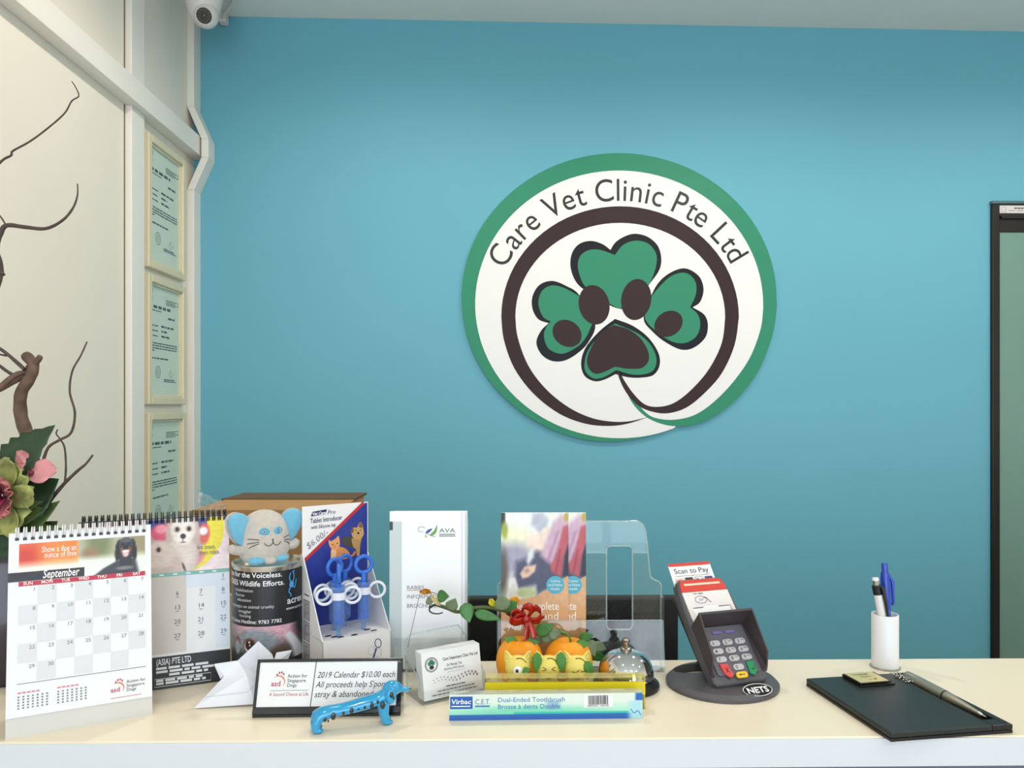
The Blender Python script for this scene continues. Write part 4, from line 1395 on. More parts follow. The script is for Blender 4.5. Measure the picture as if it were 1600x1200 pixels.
# tablet introducers standing in the deck
syr_b = clear('clear_blue_barrel', (.62, .80, .98), .9, .05, 1.45, .16, (.45, .64, .92))
syr_p = mat('blue_plunger', (46, 108, 208), .3, spec=.5)
syr_w = mat('white_finger_ring', (222, 226, 238), .35, sub=.1)
def ring(d_, c, r_, rt, M, n=24, flat=1.0):
    d_.tube([Vector(c) + Vector((r_ * cos(2 * pi * k / n), 0, r_ * sin(2 * pi * k / n))) for k in range(n)], rt, 8, M, closed=True, flat=flat)
SY = [(.026, .013, pi / 2, 'blue tablet introducer at the front of the display with white finger rings', .0),
      (.064, .022, .15, 'blue tablet introducer with a raised ring at the right of the display', .006),
      (.032, .040, .2, 'blue tablet introducer at the left rear of the display', .003),
      (.050, .050, .3, 'blue tablet introducer at the middle rear, farthest inside the display', .004)]
for x_, y_, yaw, lab, dz in SY:
    wpos = tb.matrix_basis @ Vector((x_, y_, dk + .0003))
    s_ = thing('tablet_introducer', lab, 'pill dispenser', wpos, tb.rotation_euler.z - radians(20 if y_ < .03 else 0), 'tablet introducers in the display box')
    B().lathe([(0, 0), (.0026, 0), (.0028, .008), (.0066, .0115), (.0078, .014), (.0080, .062), (.0074, .062), (.0070, .015), (0, .011)], 24).obj('barrel', syr_b, s_, smooth=40)
    B().lathe([(0, .016), (.0060, .016), (.0060, .020), (.0035, .022), (.0035, .067 + dz), (0, .067 + dz)], 20).obj('plunger', syr_p, s_, smooth=40)
    d = B(); ring(d, (0, 0, .0775 + dz), .0105, .0026, RZ(yaw)); d.obj('thumb_ring', syr_p, s_, smooth=60)
    for sg in (-1, 1):
        d = B(); ring(d, (sg * .0170, 0, .050), .0098, .0019, None); d.obj('finger_ring', syr_w, s_, smooth=60)
    B().lathe([(.0081, .046), (.0092, .046), (.0092, .055), (.0081, .055)], 24).obj('collar', syr_w, s_, smooth=40)

# ------------------------------------------------------------------ acrylic leaflet holder with the white brochures
acr = clear('clear_acrylic', (.97, .985, .985), .95, .015, 1.49)
acr_e = clear('clear_acrylic_edge', (.80, .88, .88), .95, .05, 1.49, .25, (.75, .82, .82))
def sheet(t, nm, x0, y0, z0, x1, y1, z1, M=None, m=None):
    return B().box(x0, y0, z0, x1, y1, z1).obj(nm, m or acr, t, M, bevel=.0004)
XA0, XA1 = at(607, 900, 1.012).x, at(731, 900, 1.012).x
wa_ = XA1 - XA0
ha = thing('leaflet_holder', 'clear acrylic holder around the white rabies brochures', 'leaflet holder', (XA0, 1.004, ZC))
sheet(ha, 'back_plate', 0, .034, 0, wa_, .0365, .195)
sheet(ha, 'front_plate', 0, 0, 0, wa_, .0025, .045)
sheet(ha, 'side_plate', -.0025, 0, 0, 0, .0365, .11)
sheet(ha, 'side_plate', wa_, 0, 0, wa_ + .0025, .0365, .11)
sheet(ha, 'base_plate', 0, .0025, 0, wa_, .034, .0025)
wht = mat('brochure_paper', (238, 241, 246), .35, var=.005)
for k in range(5):
    lean = .004
    zz_ = .0028
    hb = .2065 - .0006 * k
    lab = ['white rabies information brochure with AVA logo, front of its stack', 'second white brochure from the front, edge showing at the right',
           'third white brochure from the front in the acrylic holder', 'fourth white brochure from the front in the acrylic holder', 'rearmost white brochure in the acrylic holder'][k]
    yy = .0045 + .0055 * k
    t = thing('brochure', lab, 'brochure', (XA0 + .0015 + .0009 * k, 1.004 + yy, ZC + zz_), 0, 'white rabies brochures')
    wv_ = wa_ - .010
    Mv = frame((0, 0, 0), (1, 0, 0), (0, lean, hb))
    cov = B().box(0, 0, -.0016, wv_ + (.0035 if k else 0), hb, 0).obj('cover', wht, t, Mv, bevel=.0003)
    B().box(.0006, .0004, -.0032, wv_ + (.0035 if k else 0) - .0006, hb - .0004, -.0017).obj('inner_pages', card_w, t, Mv)
    if k == 0:
        wv = wv_
        d = B(); d.poly(rect(0, 0, wv * .17, hb * .935), .0003); d.obj('grey_spine_band', ink((196, 206, 210)), cov)
        d = B(); d.poly(rect(.0, hb * .88, wv * .045, hb * .935), .0005); d.obj('dark_tab', ink((56, 60, 66)), cov)
        d = B()
        d.text('AVA', wv * .69, hb * .865, .0078, z=.0004, fit=wv * .225)
        for r_ in range(2):
            d.poly(rect(wv * .69, hb * (.851 - .011 * r_), wv * .915, hb * (.856 - .011 * r_)), .0004)
        d.line(catmull([Vector((wv * (.445 + .05 * cos(a)), hb * (.886 + .016 * sin(a)))) for a in np.linspace(.3, 5.2, 10)], 3, False), .0006, .0004)
        d.line(catmull([Vector((wv * .50, hb * .868)), Vector((wv * .56, hb * .848)), Vector((wv * .64, hb * .838))], 4, False), .0006, .0004)
        d.obj('logo_lettering', ink((86, 86, 96)), cov)
        d = B(); d.poly(catmull([Vector((wv * .56, hb * .850)), Vector((wv * .62, hb * .878)), Vector((wv * .665, hb * .918)), Vector((wv * .655, hb * .872)), Vector((wv * .61, hb * .848))], 4, True, (2,)), .0005); d.obj('logo_leaf', ink((102, 156, 76)), cov)
        d = B(); d.poly(catmull([Vector((wv * .50, hb * .858)), Vector((wv * .53, hb * .882)), Vector((wv * .60, hb * .892)), Vector((wv * .56, hb * .868))], 4, True, (2,)), .0005); d.obj('logo_petal', ink((70, 84, 150)), cov)
        d = B(); d.poly(ellipse(wv * .505, hb * .842, wv * .014, hb * .010, .3, 14), .0005); d.obj('logo_seed', ink((206, 176, 90)), cov)
        d = B()
        for r_, s_ in enumerate(('RABIES', 'INFORMATION', 'BROCHURE')):
            d.text(s_, wv * .24, hb * (.505 - .058 * r_), .0072, z=.0004, sx=1.05)
        d.obj('title_lettering', ink((128, 130, 138)), cov)
        d = B(); d.poly(rect(wv * .24, hb * .497, wv * .45, hb * .501), .0004); d.obj('orange_rule', ink((206, 160, 130)), cov)

# ------------------------------------------------------------------ wide two-pocket acrylic holder
YB0, YB1 = .997, 1.036
XB0, XB1 = at(778, 900, YB1 - .02).x, at(1034, 900, YB1 - .02).x
wb2 = XB1 - XB0
hb2 = thing('leaflet_holder', 'wide clear acrylic two-pocket holder with tall arched back', 'leaflet holder', (XB0, YB0, ZC))
ztopB = at(990, 812, YB1).z - ZC
zsh = at(1030, 905, YB1).z - ZC
xs_ = at(1012, 900, YB1).x - XB0
dB = YB1 - YB0
def bk(pts, nm, holes=()):
    B().prism(pts, 0, .0028, frame((0, dB, 0), (1, 0, 0), (0, 0, 1))).obj(nm, acr, hb2, bevel=.0006)
xl_ = wb2 - xs_
# back plate cut into uprights and arch around its two slots
bot = .0
slot1 = (wb2 * .105, wb2 * .325)
slot2 = (wb2 * .665, wb2 * .825)
zs = at(980, 850, YB1).z - ZC
slot_b = .05
outer = catmull([Vector(p) for p in ((0, 0), (wb2, 0), (wb2, zsh - .004), (wb2 - .003, zsh), (xs_ + .004, zsh + .004), (xs_, zsh + .012), (xs_ - .006, ztopB - .012), (xs_ - .016, ztopB), (xl_ + .016, ztopB), (xl_ + .006, ztopB - .012), (xl_, zsh + .012), (xl_ - .004, zsh + .004), (.003, zsh), (0, zsh - .004))], 3, True, (0, 1, 2, 3, 7, 8, 12, 13))
# split into vertical strips so the slots stay open
def clip(poly, x0, x1, z0, z1):
    def cut(P, f, inter):
        out = []
        for i in range(len(P)):
            a, c = P[i], P[(i + 1) % len(P)]
            if f(a): out.append(a)
            if f(a) != f(c): out.append(inter(a, c))
        return out
    P = [Vector((p[0], p[1])) for p in poly]
    ix = lambda v: (lambda a, c: a.lerp(c, (v - a.x) / (c.x - a.x)))
    iz = lambda v: (lambda a, c: a.lerp(c, (v - a.y) / (c.y - a.y)))
    P = cut(P, lambda p: p.x >= x0, ix(x0)); P = cut(P, lambda p: p.x <= x1, ix(x1))
    P = cut(P, lambda p: p.y >= z0, iz(z0)); P = cut(P, lambda p: p.y <= z1, iz(z1))
    return P
d = B()
Mk2 = frame((0, dB - .014, 0), (1, 0, 0), (0, .006, 1))
pieces = [(0, slot1[0], 0, 1), (slot1[0], slot1[1], 0, slot_b), (slot1[0], slot1[1], zs, 1), (slot1[1], slot2[0], 0, 1), (slot2[0], slot2[1], 0, slot_b), (slot2[0], slot2[1], zs, 1), (slot2[1], wb2, 0, 1)]
for x0_, x1_, z0_, z1_ in pieces:
    P = clip(outer, x0_, x1_, z0_, z1_)
    # front and back skins only where the strips meet, so no inner walls show
    d.poly([(p.x, p.y) for p in P], 0.0, Mk2)
    d.poly([(p.x, p.y) for p in P], .0028, Mk2)
bo_ = [(p.x, p.y, 0) for p in outer] + [(p.x, p.y, .0028) for p in outer]
N = len(outer)
d.add([Vector(p) for p in bo_], [(i, (i + 1) % N, N + (i + 1) % N, N + i) for i in range(N)], Mk2)
for s0, s1 in (slot1, slot2):
    q4 = [(s0, slot_b), (s1, slot_b), (s1, zs), (s0, zs)]
    d.add([Vector((x, z, h)) for h in (0, .0028) for x, z in q4], [(i, (i + 1) % 4, 4 + (i + 1) % 4, 4 + i) for i in range(4)], Mk2)
d.obj('back_plate', acr, hb2)
# bright moulded edges of the back plate and its slots
d = B(); d.tube([Mk2 @ Vector((p.x, p.y, .0014)) for p in outer], .0014, 6, closed=True); d.obj('moulded_rim', acr_e, hb2, smooth=60)
for s0, s1 in (slot1, slot2):
    d = B(); d.tube([Mk2 @ Vector((p.x, p.y, .0014)) for p in rrect(s0, slot_b, s1, zs, .006)], .0012, 6, closed=True); d.obj('slot_rim', acr_e, hb2, smooth=60)
zpk = at(900, 971, YB0).z - ZC
Mft = frame((0, -.006, 0), (1, 0, 0), (0, .0125, zpk))
B().box(0, 0, -.0025, wb2, zpk, 0).obj('front_plate', acr, hb2, Mft, bevel=.0004)
B().box(.001, zpk, -.0023, wb2 - .001, zpk + .001, -.0002).obj('front_lip', acr_e, hb2, Mft)
for x_ in (0, wb2 - .0025):
    sheet(hb2, 'side_plate', x_, .0025, 0, x_ + .0025, dB - .018, zsh * .86)
sheet(hb2, 'divider', wb2 * .49, .0025, 0, wb2 * .49 + .002, dB - .018, zpk)
sheet(hb2, 'base_plate', .0025, .0025, 0, wb2 - .0025, dB - .018, .0025)

# ------------------------------------------------------------------ the two pet-food leaflets
def leaflet(k, px0, px1, yk, label):
    x0_, x1_ = at(px0, 900, yk).x, at(px1, 900, yk).x
    w_ = x1_ - x0_
    z1 = at(px0, 801, yk).z
    h_ = z1 - ZC - .003
    t = thing('brochure', label, 'brochure', (x0_, yk, ZC + .003), 0, 'pet health leaflets')
    cov = B().box(0, 0, 0, w_, .0022, h_).obj('cover', wht, t, bevel=.0003)
    Mv = frame((0, -.0004, 0), (1, 0, 0), (0, 0, 1))
    # picture measured from the crop: cover spans x 122..684, y 112.. (visible to ~1140)
    q = Pic(112, 150, (216, 176, 132), .55)
    fx = lambda X_: (X_ - 122) / 562
    fy = lambda Y_: (Y_ - 112) / 780
    q.rect(-.1, -.1, 1.1, .95, (226, 230, 224), .02)
    q.ell(fx(250), fy(230), .34, .2, (236, 242, 244), .6).ell(fx(240), fy(340), .3, .14, (236, 236, 206), .7)
    q.ell(fx(128), fy(150), .05, .16, (50, 44, 30), .5).ell(fx(150), fy(260), .05, .09, (158, 166, 70), .8)
    q.ell(fx(230), fy(500), .36, .17, (158, 158, 180), .7).ell(fx(130), fy(600), .09, .25, (96, 84, 84), .8)
    q.poly([(fx(390), fy(120)), (fx(470), fy(110)), (fx(520), fy(180)), (fx(500), fy(240)), (fx(440), fy(280)), (fx(370), fy(210))], (180, 184, 202), .06)
    q.ell(fx(500), fy(290), .07, .07, (236, 214, 206), .5).ell(fx(430), fy(360), .16, .10, (236, 214, 204), .7)
    q.poly([(fx(250), fy(520)), (fx(330), fy(490)), (fx(420), fy(430)), (fx(560), fy(460)), (fx(690), fy(300)), (fx(690), fy(640)), (fx(540), fy(740)), (fx(420), fy(805)), (fx(410), fy(720)), (fx(265), fy(750)), (fx(235), fy(640))], (76, 80, 108), .07)
    q.poly([(fx(560), fy(190)), (fx(620), fy(130)), (fx(690), fy(160)), (fx(690), fy(280)), (fx(650), fy(420)), (fx(560), fy(560)), (fx(450), fy(470)), (fx(500), fy(330))], (200, 168, 192), .06)
    for a_, c_ in ((530, 180), (600, 140)):
        q.poly([(fx(a_ + 60), fy(c_ + 90)), (fx(a_ + 78), fy(c_ + 90)), (fx(a_ - 10), fy(c_ + 340)), (fx(a_ - 30), fy(c_ + 330))], (164, 108, 150), .04, .6)
    q.poly([(fx(640), fy(230)), (fx(690), fy(210)), (fx(690), fy(330)), (fx(650), fy(480)), (fx(625), fy(650)), (fx(545), fy(610)), (fx(530), fy(560)), (fx(590), fy(440))], (178, 84, 98), .04)
    q.poly([(fx(612), fy(420)), (fx(622), fy(420)), (fx(585), fy(620)), (fx(570), fy(610))], (132, 50, 68), .03, .7)
    q.poly([(fx(655), fy(470)), (fx(690), fy(350)), (fx(690), fy(650)), (fx(640), fy(640))], (40, 40, 60), .03)
    q.ell(fx(668), fy(150), .04, .05, (176, 160, 80), .6)
    q.poly([(fx(280), fy(620)), (fx(320), fy(560)), (fx(415), fy(545)), (fx(405), fy(600)), (fx(350), fy(650)), (fx(300), fy(660))], (222, 190, 170), .03)
    q.poly([(fx(310), fy(590)), (fx(350), fy(575)), (fx(360), fy(600)), (fx(330), fy(615))], (150, 116, 102), .03, .6)
    q.poly([(fx(190), fy(700)), (fx(235), fy(650)), (fx(265), fy(750)), (fx(300), fy(780)), (fx(260), fy(830)), (fx(180), fy(800))], (226, 226, 224), .03)
    q.ell(fx(330), fy(780), .15, .055, (184, 194, 148), .6)
    q.poly([(fx(345), fy(440)), (fx(390), fy(400)), (fx(395), fy(480)), (fx(350), fy(550)), (fx(335), fy(520))], (214, 220, 222), .05)
    q.poly([(-.1, fy(870)), (fx(250), fy(840)), (fx(420), fy(805)), (fx(690), fy(635)), (1.2, 1.2), (-.1, 1.2)], (214, 168, 128), .015)
    q.noise(.05, 22, 3)
    ph = at(px0, 801, yk).z - at(px0, 780 + 892 / 5.333, yk).z
    q.obj('cover_photo', lambda x, y: (w_ * x, h_ - ph * y, .0002), cov, Mv, 'photo of a person in a red scarf')
    d = B(); d.poly(rect(0, 0, w_, h_ - ph), .0002); d.obj('tan_panel', ink((212, 160, 110)), cov, Mv)
    cx_ = w_ * .805
    z_c = h_ - (at(px0, 801, yk).z - at(px0, 780 + 715 / 5.333, yk).z)
    rr_ = .0118
    bd = B().poly(ellipse(cx_, z_c, rr_, rr_, 0, 32), .0005).obj('badge', ink((74, 168, 194)), cov, Mv)
    d = B()
    for r_, s_ in enumerate(('Canine', 'and Feline', 'Health')):
        d.text(s_, cx_, z_c + .0038 - .0052 * r_, .0046, 'CENTER', z=.0008)
    zl = lambda Y_: h_ - (at(px0, 801, yk).z - at(px0, 780 + Y_ / 5.333, yk).z)
    d.text('The complete', w_ * .86, zl(922), .0150, 'RIGHT', .008, z=.0008, fit=w_ * .74)
    d.text('and', w_ * .86, zl(1003), .0150, 'RIGHT', 0, z=.0008)
    d.text('your', w_ * .09, zl(1080), .0125, z=.0008)
    d.obj('cover_lettering', ink((246, 238, 230)), cov, Mv)['kind'] = 'stuff'
leaflet(0, 783, 888, 1.007, 'front pet health leaflet with scarf photo and blue badge')
leaflet(1, 811, 915.5, 1.012, 'second pet health leaflet showing at the right behind the front one')

# ------------------------------------------------------------------ mandarin ornaments, kittens, artificial vine
orange_m = mat('orange_resin', (246, 158, 14), .45, var=.05, vscale=30, bump=.15, bscale=500, sub=.1)
leafg = mat('painted_green_leaf', (64, 124, 44), .45, var=.15, vscale=60)
OR_Y = .957
for pxc, lab, hz, rxo in ((812, 'left orange mandarin ornament behind the kittens', .0615, .0295), (888, 'right orange mandarin ornament with bent stem beside the bell', .0605, .0300)):
    c = W((pxc - 800) / 1200 * OR_Y, OR_Y)
    t = thing('mandarin_ornament', lab, 'ornament', c, 0, 'mandarin ornaments')
    prof = []
    for k in range(25):
        a = -pi / 2 + pi * k / 24
        r_ = rxo * max(0, cos(a)) ** .75
        z_ = hz * .48 * (1 + sin(a))
        z_ -= .010 * math.exp(-(r_ / .006) ** 2) if a > 0 else 0
        prof.append((r_ if 0 < k < 24 else 0, z_))
    B().lathe(prof, 40).obj('fruit', orange_m, t, smooth=80)
    zt_ = hz * .9
    if pxc < 850:
        B().lathe([(0, zt_ - .006), (.004, zt_ - .006), (.0045, zt_ + .001), (.003, zt_ + .003), (0, zt_ + .003)], 12).obj('nub', orange_m, t, smooth=60)
        leaf(t, (-.004, -.006, zt_), (-.020, -.008, zt_ + .006), .010, leafg, thick=.0008)
        leaf(t, (.004, -.006, zt_), (.024, -.009, zt_ + .001), .010, leafg, thick=.0008)
    else:
        B().tube(catmull([Vector((.003, -.002, zt_ - .004)), Vector((.002, -.004, zt_ + .004)), Vector((-.003, -.005, zt_ + .011)), Vector((-.011, -.006, zt_ + .014))], 5, False), .0013, 8).obj('stem', leafg, t, smooth=60)
        leaf(t, (.008, -.010, zt_ - .001), (.025, -.013, zt_ + .001), .011, leafg, thick=.0008)

kit_m = mat('pale_yellow_resin', (226, 208, 104), .45, var=.05, vscale=40)
KT = [(809, 'pale yellow kitten figurine with one big open eye, at the left', 'eye'), (857, 'pale yellow kitten figurine wincing, green leaves on both ears', 'wince'), (901, 'pale yellow kitten figurine with closed winking eye, nearest the bell', 'wink')]
kline = mat('brown_paint_line', (84, 54, 30), .6)
KY = .9125
for pxc, lab, kind in KT:
    c = W((pxc - 800) / 1200 * KY, KY)
    t = thing('kitten_figurine', lab, 'figurine', c, 0, 'kitten figurines in front of the mandarins')
    t.scale = (1.08, 1.05, 1.22)
    d = B()
    d.ball((0, 0, .012), .0125, .0095, .0125, 18, 12)
    d.ball((0, -.001, .0310), .0142, .0105, .0118, 20, 12)
    for s_ in (-1, 1):
        d.ball((s_ * .0065, -.006, .0035), .0045, .0045, .0036)
        Mx = T(s_ * .0100, 0, .0385) @ RY(radians(24 * s_))
        d.lathe([(0, -.004), (.0055, -.004), (.0050, .001), (.0030, .006), (.0010, .0092), (0, .0096)], 14, Mx @ SC(1, .7, 1))
    bo = d.obj('body', kit_m, t)
    remesh(bo, .0009, 5)
    for s_ in (-1, 1):
        iv = [(s_ * .0088, -.0036, .0395), (s_ * .0128, -.0036, .0405), (s_ * .0132, -.0034, .0462)]
        B().tube(catmull([Vector(p) for p in iv], 3, True), .0003, 5, closed=True).obj('ear_line', mat('ochre_paint_line', (176, 152, 70), .6), t)
    def fs(x, z, out=.0004):
        y = -.001 - .0105 * math.sqrt(max(0, 1 - (x / .0142) ** 2 - ((z - .031) / .0118) ** 2)) - out
        return Vector((x, y, z))
    def fline(pts, nm='face_line', r_=.00033):
        B().tube(catmull([fs(*p) for p in pts], 4, False), r_, 5).obj(nm, kline, t)
    fline([(-.002, .0408), (.004, .0408), (.009, .0372)], 'stem_line', .0005)
    if kind == 'eye':
        B().ball(fs(-.0005, .0300, -.0006), .0052, .0016, .0046, 18, 8).obj('eye_white', card_w, t, smooth=80)
        B().ball(fs(-.0010, .0305, .0009), .0016, .0008, .0019, 12, 6).obj('pupil', blackgl, t, smooth=80)
        leaf(t, fs(.0055, .0285, .001), fs(.0132, .0315, .003), .008, leafg, jag=.2, thick=.0008)
    elif kind == 'wince':
        for s_ in (-1, 1):
            fline([(s_ * .0070, .0335), (s_ * .0030, .0318), (s_ * .0070, .0300)])
            leaf(t, (s_ * .0125, -.0075, .0470), (s_ * .0145, -.0085, .0270), .0105, leafg, jag=.08, thick=.0008)
        fline([(-.0025, .0282), (-.001, .0272), (0, .0284), (.001, .0272), (.0025, .0282)])
    else:
        fline([(-.0055, .0296), (-.002, .0286), (.002, .0312)])
        fline([(-.0048, .0294), (-.0050, .0280)]); fline([(-.0035, .0289), (-.0035, .0276)])
        fline([(.0042, .0300), (.0052, .0292), (.0065, .0300), (.008, .0296)])
        leaf(t, (.0092, -.0085, .0385), (.0160, -.0080, .0240), .0105, leafg, jag=.08, thick=.0008)
    fline([(-.004, .0222), (0, .0212), (.004, .0222)])

YV = .950
vine = thing('artificial_vine', 'artificial vine with green leaves and a red bow above the mandarins', 'vine', W((838 - 800) / 1200 * .972, .982))
vb = vine.location.copy()
def vp(px, py, y): return at(px, py, y) - vb
stem_m = mat('vine_stem_green', (66, 78, 30), .55, var=.25, vscale=60)
wire_dk = mat('dark_vine_wire', (34, 32, 28), .5)
vl_d = mat('vine_leaf_green', (52, 110, 42), .4, var=.2, vscale=90)
vl_g = mat('vine_leaf_grey', (106, 124, 92), .5, var=.15, vscale=90)
def vt(pts, r0, r1, m, nm):
    P = catmull([vp(*p) for p in pts], 6, False)
    N = len(P)
    return B().tube(P, [r0 + (r1 - r0) * k / (N - 1) for k in range(N)], 8).obj(nm, m, vine, smooth=60)
vt([(838, 1062, .985), (838, 1020, .985), (830, 985, .98), (808, 962, .965), (790, 955, .955), (760, 949, .95), (735, 951, .95), (715, 956, .95), (698, 950, .95), (680, 944, .952)], .0022, .0022, stem_m, 'stem')
vt([(682, 944, .952), (673, 948, .948), (671, 954, .946), (676, 958, .945), (685, 959, .945), (692, 957, .945)], .0012, .0007, wire_dk, 'curled_tendril')
vt([(792, 957, .958), (805, 966, .96), (820, 975, .962)], .0025, .002, wire_dk, 'stem')
vt([(836, 1000, .98), (850, 985, .975), (880, 990, .972), (912, 1005, .972), (922, 1018, .972)], .0016, .0012, stem_m, 'stem')
def vleaf(a, c, w_, m, up=(0, -1, .2)):
    return leaf(vine, vp(*a), vp(*c), w_, m, up=up, fold=.18, thick=.0006, n=10)
vleaf((683, 931, .948), (702, 932, .944), .015, vl_d)
vleaf((702, 952, .948), (712, 935, .944), .016, vl_g, (.2, -1, .1))
vleaf((726, 942, .946), (734, 973, .942), .018, vl_d, (.1, -1, .2))
vleaf((741, 957, .948), (783, 968, .944), .013, vl_d)
vleaf((787, 953, .950), (782, 928, .946), .020, vl_g, (0, -1, .1))
vleaf((792, 953, .954), (808, 940, .950), .016, vl_d)
vleaf((672, 945, .95), (669, 932, .95), .009, vl_g)
vleaf((838, 990, .965), (866, 975, .962), .017, vl_d)
vleaf((845, 1000, .966), (880, 984, .962), .016, vl_g)
vleaf((872, 996, .962), (858, 984, .965), .016, vl_g)
vleaf((918, 1000, .975), (930, 1026, .972), .017, vl_g, (.1, -1, .1))
vleaf((905, 998, .975), (928, 992, .972), .013, vl_d)
vleaf((832, 1010, .972), (852, 985, .972), .014, vl_g)
vleaf((926, 1008, .98), (948, 1014, .985), .014, vl_g)
vleaf((922, 1022, .975), (950, 1030, .985), .012, vl_d)
yel = mat('yellow_petal', (226, 214, 40), .5, var=.1)
org = mat('amber_petal', (226, 160, 52), .5, var=.15)
ivy = mat('ivory_petal', (226, 208, 166), .55, var=.1)
petal(vine, vp(773, 951, .952), (-.4, 0, .9), (1, .1, .3), .013, .008, yel)
petal(vine, vp(774, 950, .952), (.5, -.1, .3), (.3, .2, -.7), .008, .007, yel)
petal(vine, vp(800, 950, .957), (.3, 0, .8), (1, .2, -.2), .015, .013, org)
petal(vine, vp(673, 926, .952), (-1, 0, .1), (0, .2, 1), .014, .006, org)
petal(vine, vp(672, 922, .950), (-1, 0, -.15), (0, .3, 1), .012, .005, org)
petal(vine, vp(672, 930, .950), (.8, 0, -.75), (.5, .2, .7), .018, .007, ivy)
petal(vine, vp(678, 934, .950), (.9, 0, -.3), (.3, .2, .7), .014, .005, ivy)
vt([(692, 933, .947), (683, 928, .948), (672, 925, .95)], .0004, .0004, wire_dk, 'flower_stalk')
vt([(671, 950, .952), (672, 938, .951), (674, 927, .951)], .0008, .0006, stem_m, 'flower_stalk')
vt([(680, 944, .952), (672, 950, .952)], .0012, .001, stem_m, 'flower_stalk')
vt([(657, 924, .95), (652, 945, .945), (643, 985, .94), (637, 1012, .935)], .0003, .0003, wire_dk, 'thin_wire')
vt([(675, 926, .95), (664, 921, .95), (657, 924, .95)], .0003, .0003, wire_dk, 'thin_wire')
# red ribbon bow
red = mat('red_foil_ribbon', (160, 12, 14), .16, spec=.7, var=.15, vscale=60)
def ribbon(pts, w_, tw, nm='bow_loop'):
    P = catmull([vp(*p) for p in pts], 6, False)
    vs, fs = [], []
    for k, p in enumerate(P):
        a = tw[0] + (tw[1] - tw[0]) * k / (len(P) - 1)
        u_ = Vector((sin(a) * .3, -cos(a) * .6, cos(a * .7)))
        u_.normalize()
        vs += [p - u_ * w_ / 2, p, p + u_ * w_ / 2]
    for k in range(len(P) - 1):
        for j in range(2):
            fs.append((k * 3 + j, k * 3 + j + 1, k * 3 + j + 4, k * 3 + j + 3))
    o = B().add(vs, fs).obj(nm, red, vine, smooth=60)
    md = o.modifiers.new('thickness', 'SOLIDIFY'); md.thickness = .0005
ribbon([(822, 968, .95), (806, 956, .945), (797, 966, .94), (806, 972, .945), (822, 968, .95)], .012, (0, 1.2))
ribbon([(822, 968, .95), (836, 950, .945), (846, 958, .94), (840, 970, .945), (822, 968, .95)], .011, (.3, -1))
ribbon([(822, 968, .95), (815, 952, .948), (825, 947, .943), (831, 955, .945), (822, 968, .95)], .010, (.6, 1.8))
ribbon([(822, 966, .952), (810, 963, .945), (800, 972, .94)], .010, (.2, .9))
ribbon([(822, 968, .95), (838, 968, .945), (851, 963, .942)], .006, (.2, .8), 'bow_tail')
ribbon([(822, 968, .95), (824, 982, .946), (822, 1000, .944)], .010, (1.7, 2.2), 'bow_tail')
ribbon([(822, 968, .95), (830, 980, .946), (836, 996, .944)], .008, (1.5, 2.0), 'bow_tail')
B().ball(vp(822, 967, .945), .0045, .004, .0045).obj('bow_knot', red, vine, smooth=80)

# ------------------------------------------------------------------ service bell
bell = thing('service_bell', 'chrome dome service bell on a black base', 'bell', W((978 - 800) / 1200 * .952, .952))
chrome = mat('chrome', (214, 216, 218), .06, metal=1.0)
B().lathe([(0, 0), (.0400, 0), (.0412, .0025), (.0405, .006), (.034, .011), (.030, .014), (0, .014)], 48).obj('base', black_m, bell, smooth=40)
prof = [(.0335, .0135), (.0345, .0135), (.0345, .016)]
for k in range(1, 13):
    a = pi / 2 * k / 12
    prof.append((.0345 * cos(a) ** .85 if k < 12 else 0, .016 + .030 * sin(a)))
B().lathe(prof, 56).obj('dome', chrome, bell, smooth=60)
B().lathe([(0, .045), (.007, .0455), (.0075, .048), (.0045, .0495), (.0042, .054), (.0052, .0555), (.0052, .058), (.0035, .060), (0, .0605)], 24).obj('button', mat('dull_steel', (150, 140, 128), .25, metal=.9), bell, smooth=40)

# ------------------------------------------------------------------ business cards in an acrylic stand
pc0, pc1 = G(663, 1103), G(760, 1081)
uc = pc1 - pc0
wcard = uc.length
bh = thing('card_holder', 'clear acrylic business card stand with tall back', 'card holder', pc0, math.atan2(uc.y, uc.x))
dh = .050
sheet(bh, 'base_plate', 0, 0, 0, wcard, dh, .0025)
sheet(bh, 'front_lip', 0, 0, .0025, wcard, .002, .016)
Mbk = frame((0, dh - .004, .0025), (1, 0, 0), (0, .010, .068))
B().prism([(-.001, 0), (wcard + .001, 0), (wcard + .001, .052), (wcard - .010, .068), (.006, .066), (-.001, .058)], 0, .0025).obj('back_plate', acr, bh, Mbk, bevel=.0005)
d = B(); d.tube([Mbk @ Vector((x, y, .0012)) for x, y in ((-.001, 0), (-.001, .058), (.006, .066), (wcard - .010, .068), (wcard + .001, .052), (wcard + .001, 0))], .0009, 6); d.obj('back_edge', acr_e, bh, smooth=60)
for x_ in (-.0022, wcard):
    B().prism([(0, 0), (dh, 0), (dh, .045), (.018, .030), (0, .016)], 0, .0022, frame((x_, 0, 0), (0, 1, 0), (0, 0, 1))).obj('side_plate', acr, bh, bevel=.0004)
for x_ in (-.0011, wcard + .0011):
    d = B(); d.tube([(x_, 0, .016), (x_, .018, .030), (x_, dh, .045)], .0009, 6); d.obj('side_edge', acr_e, bh, smooth=60)
Mc = bh.matrix_basis
hcard = .054
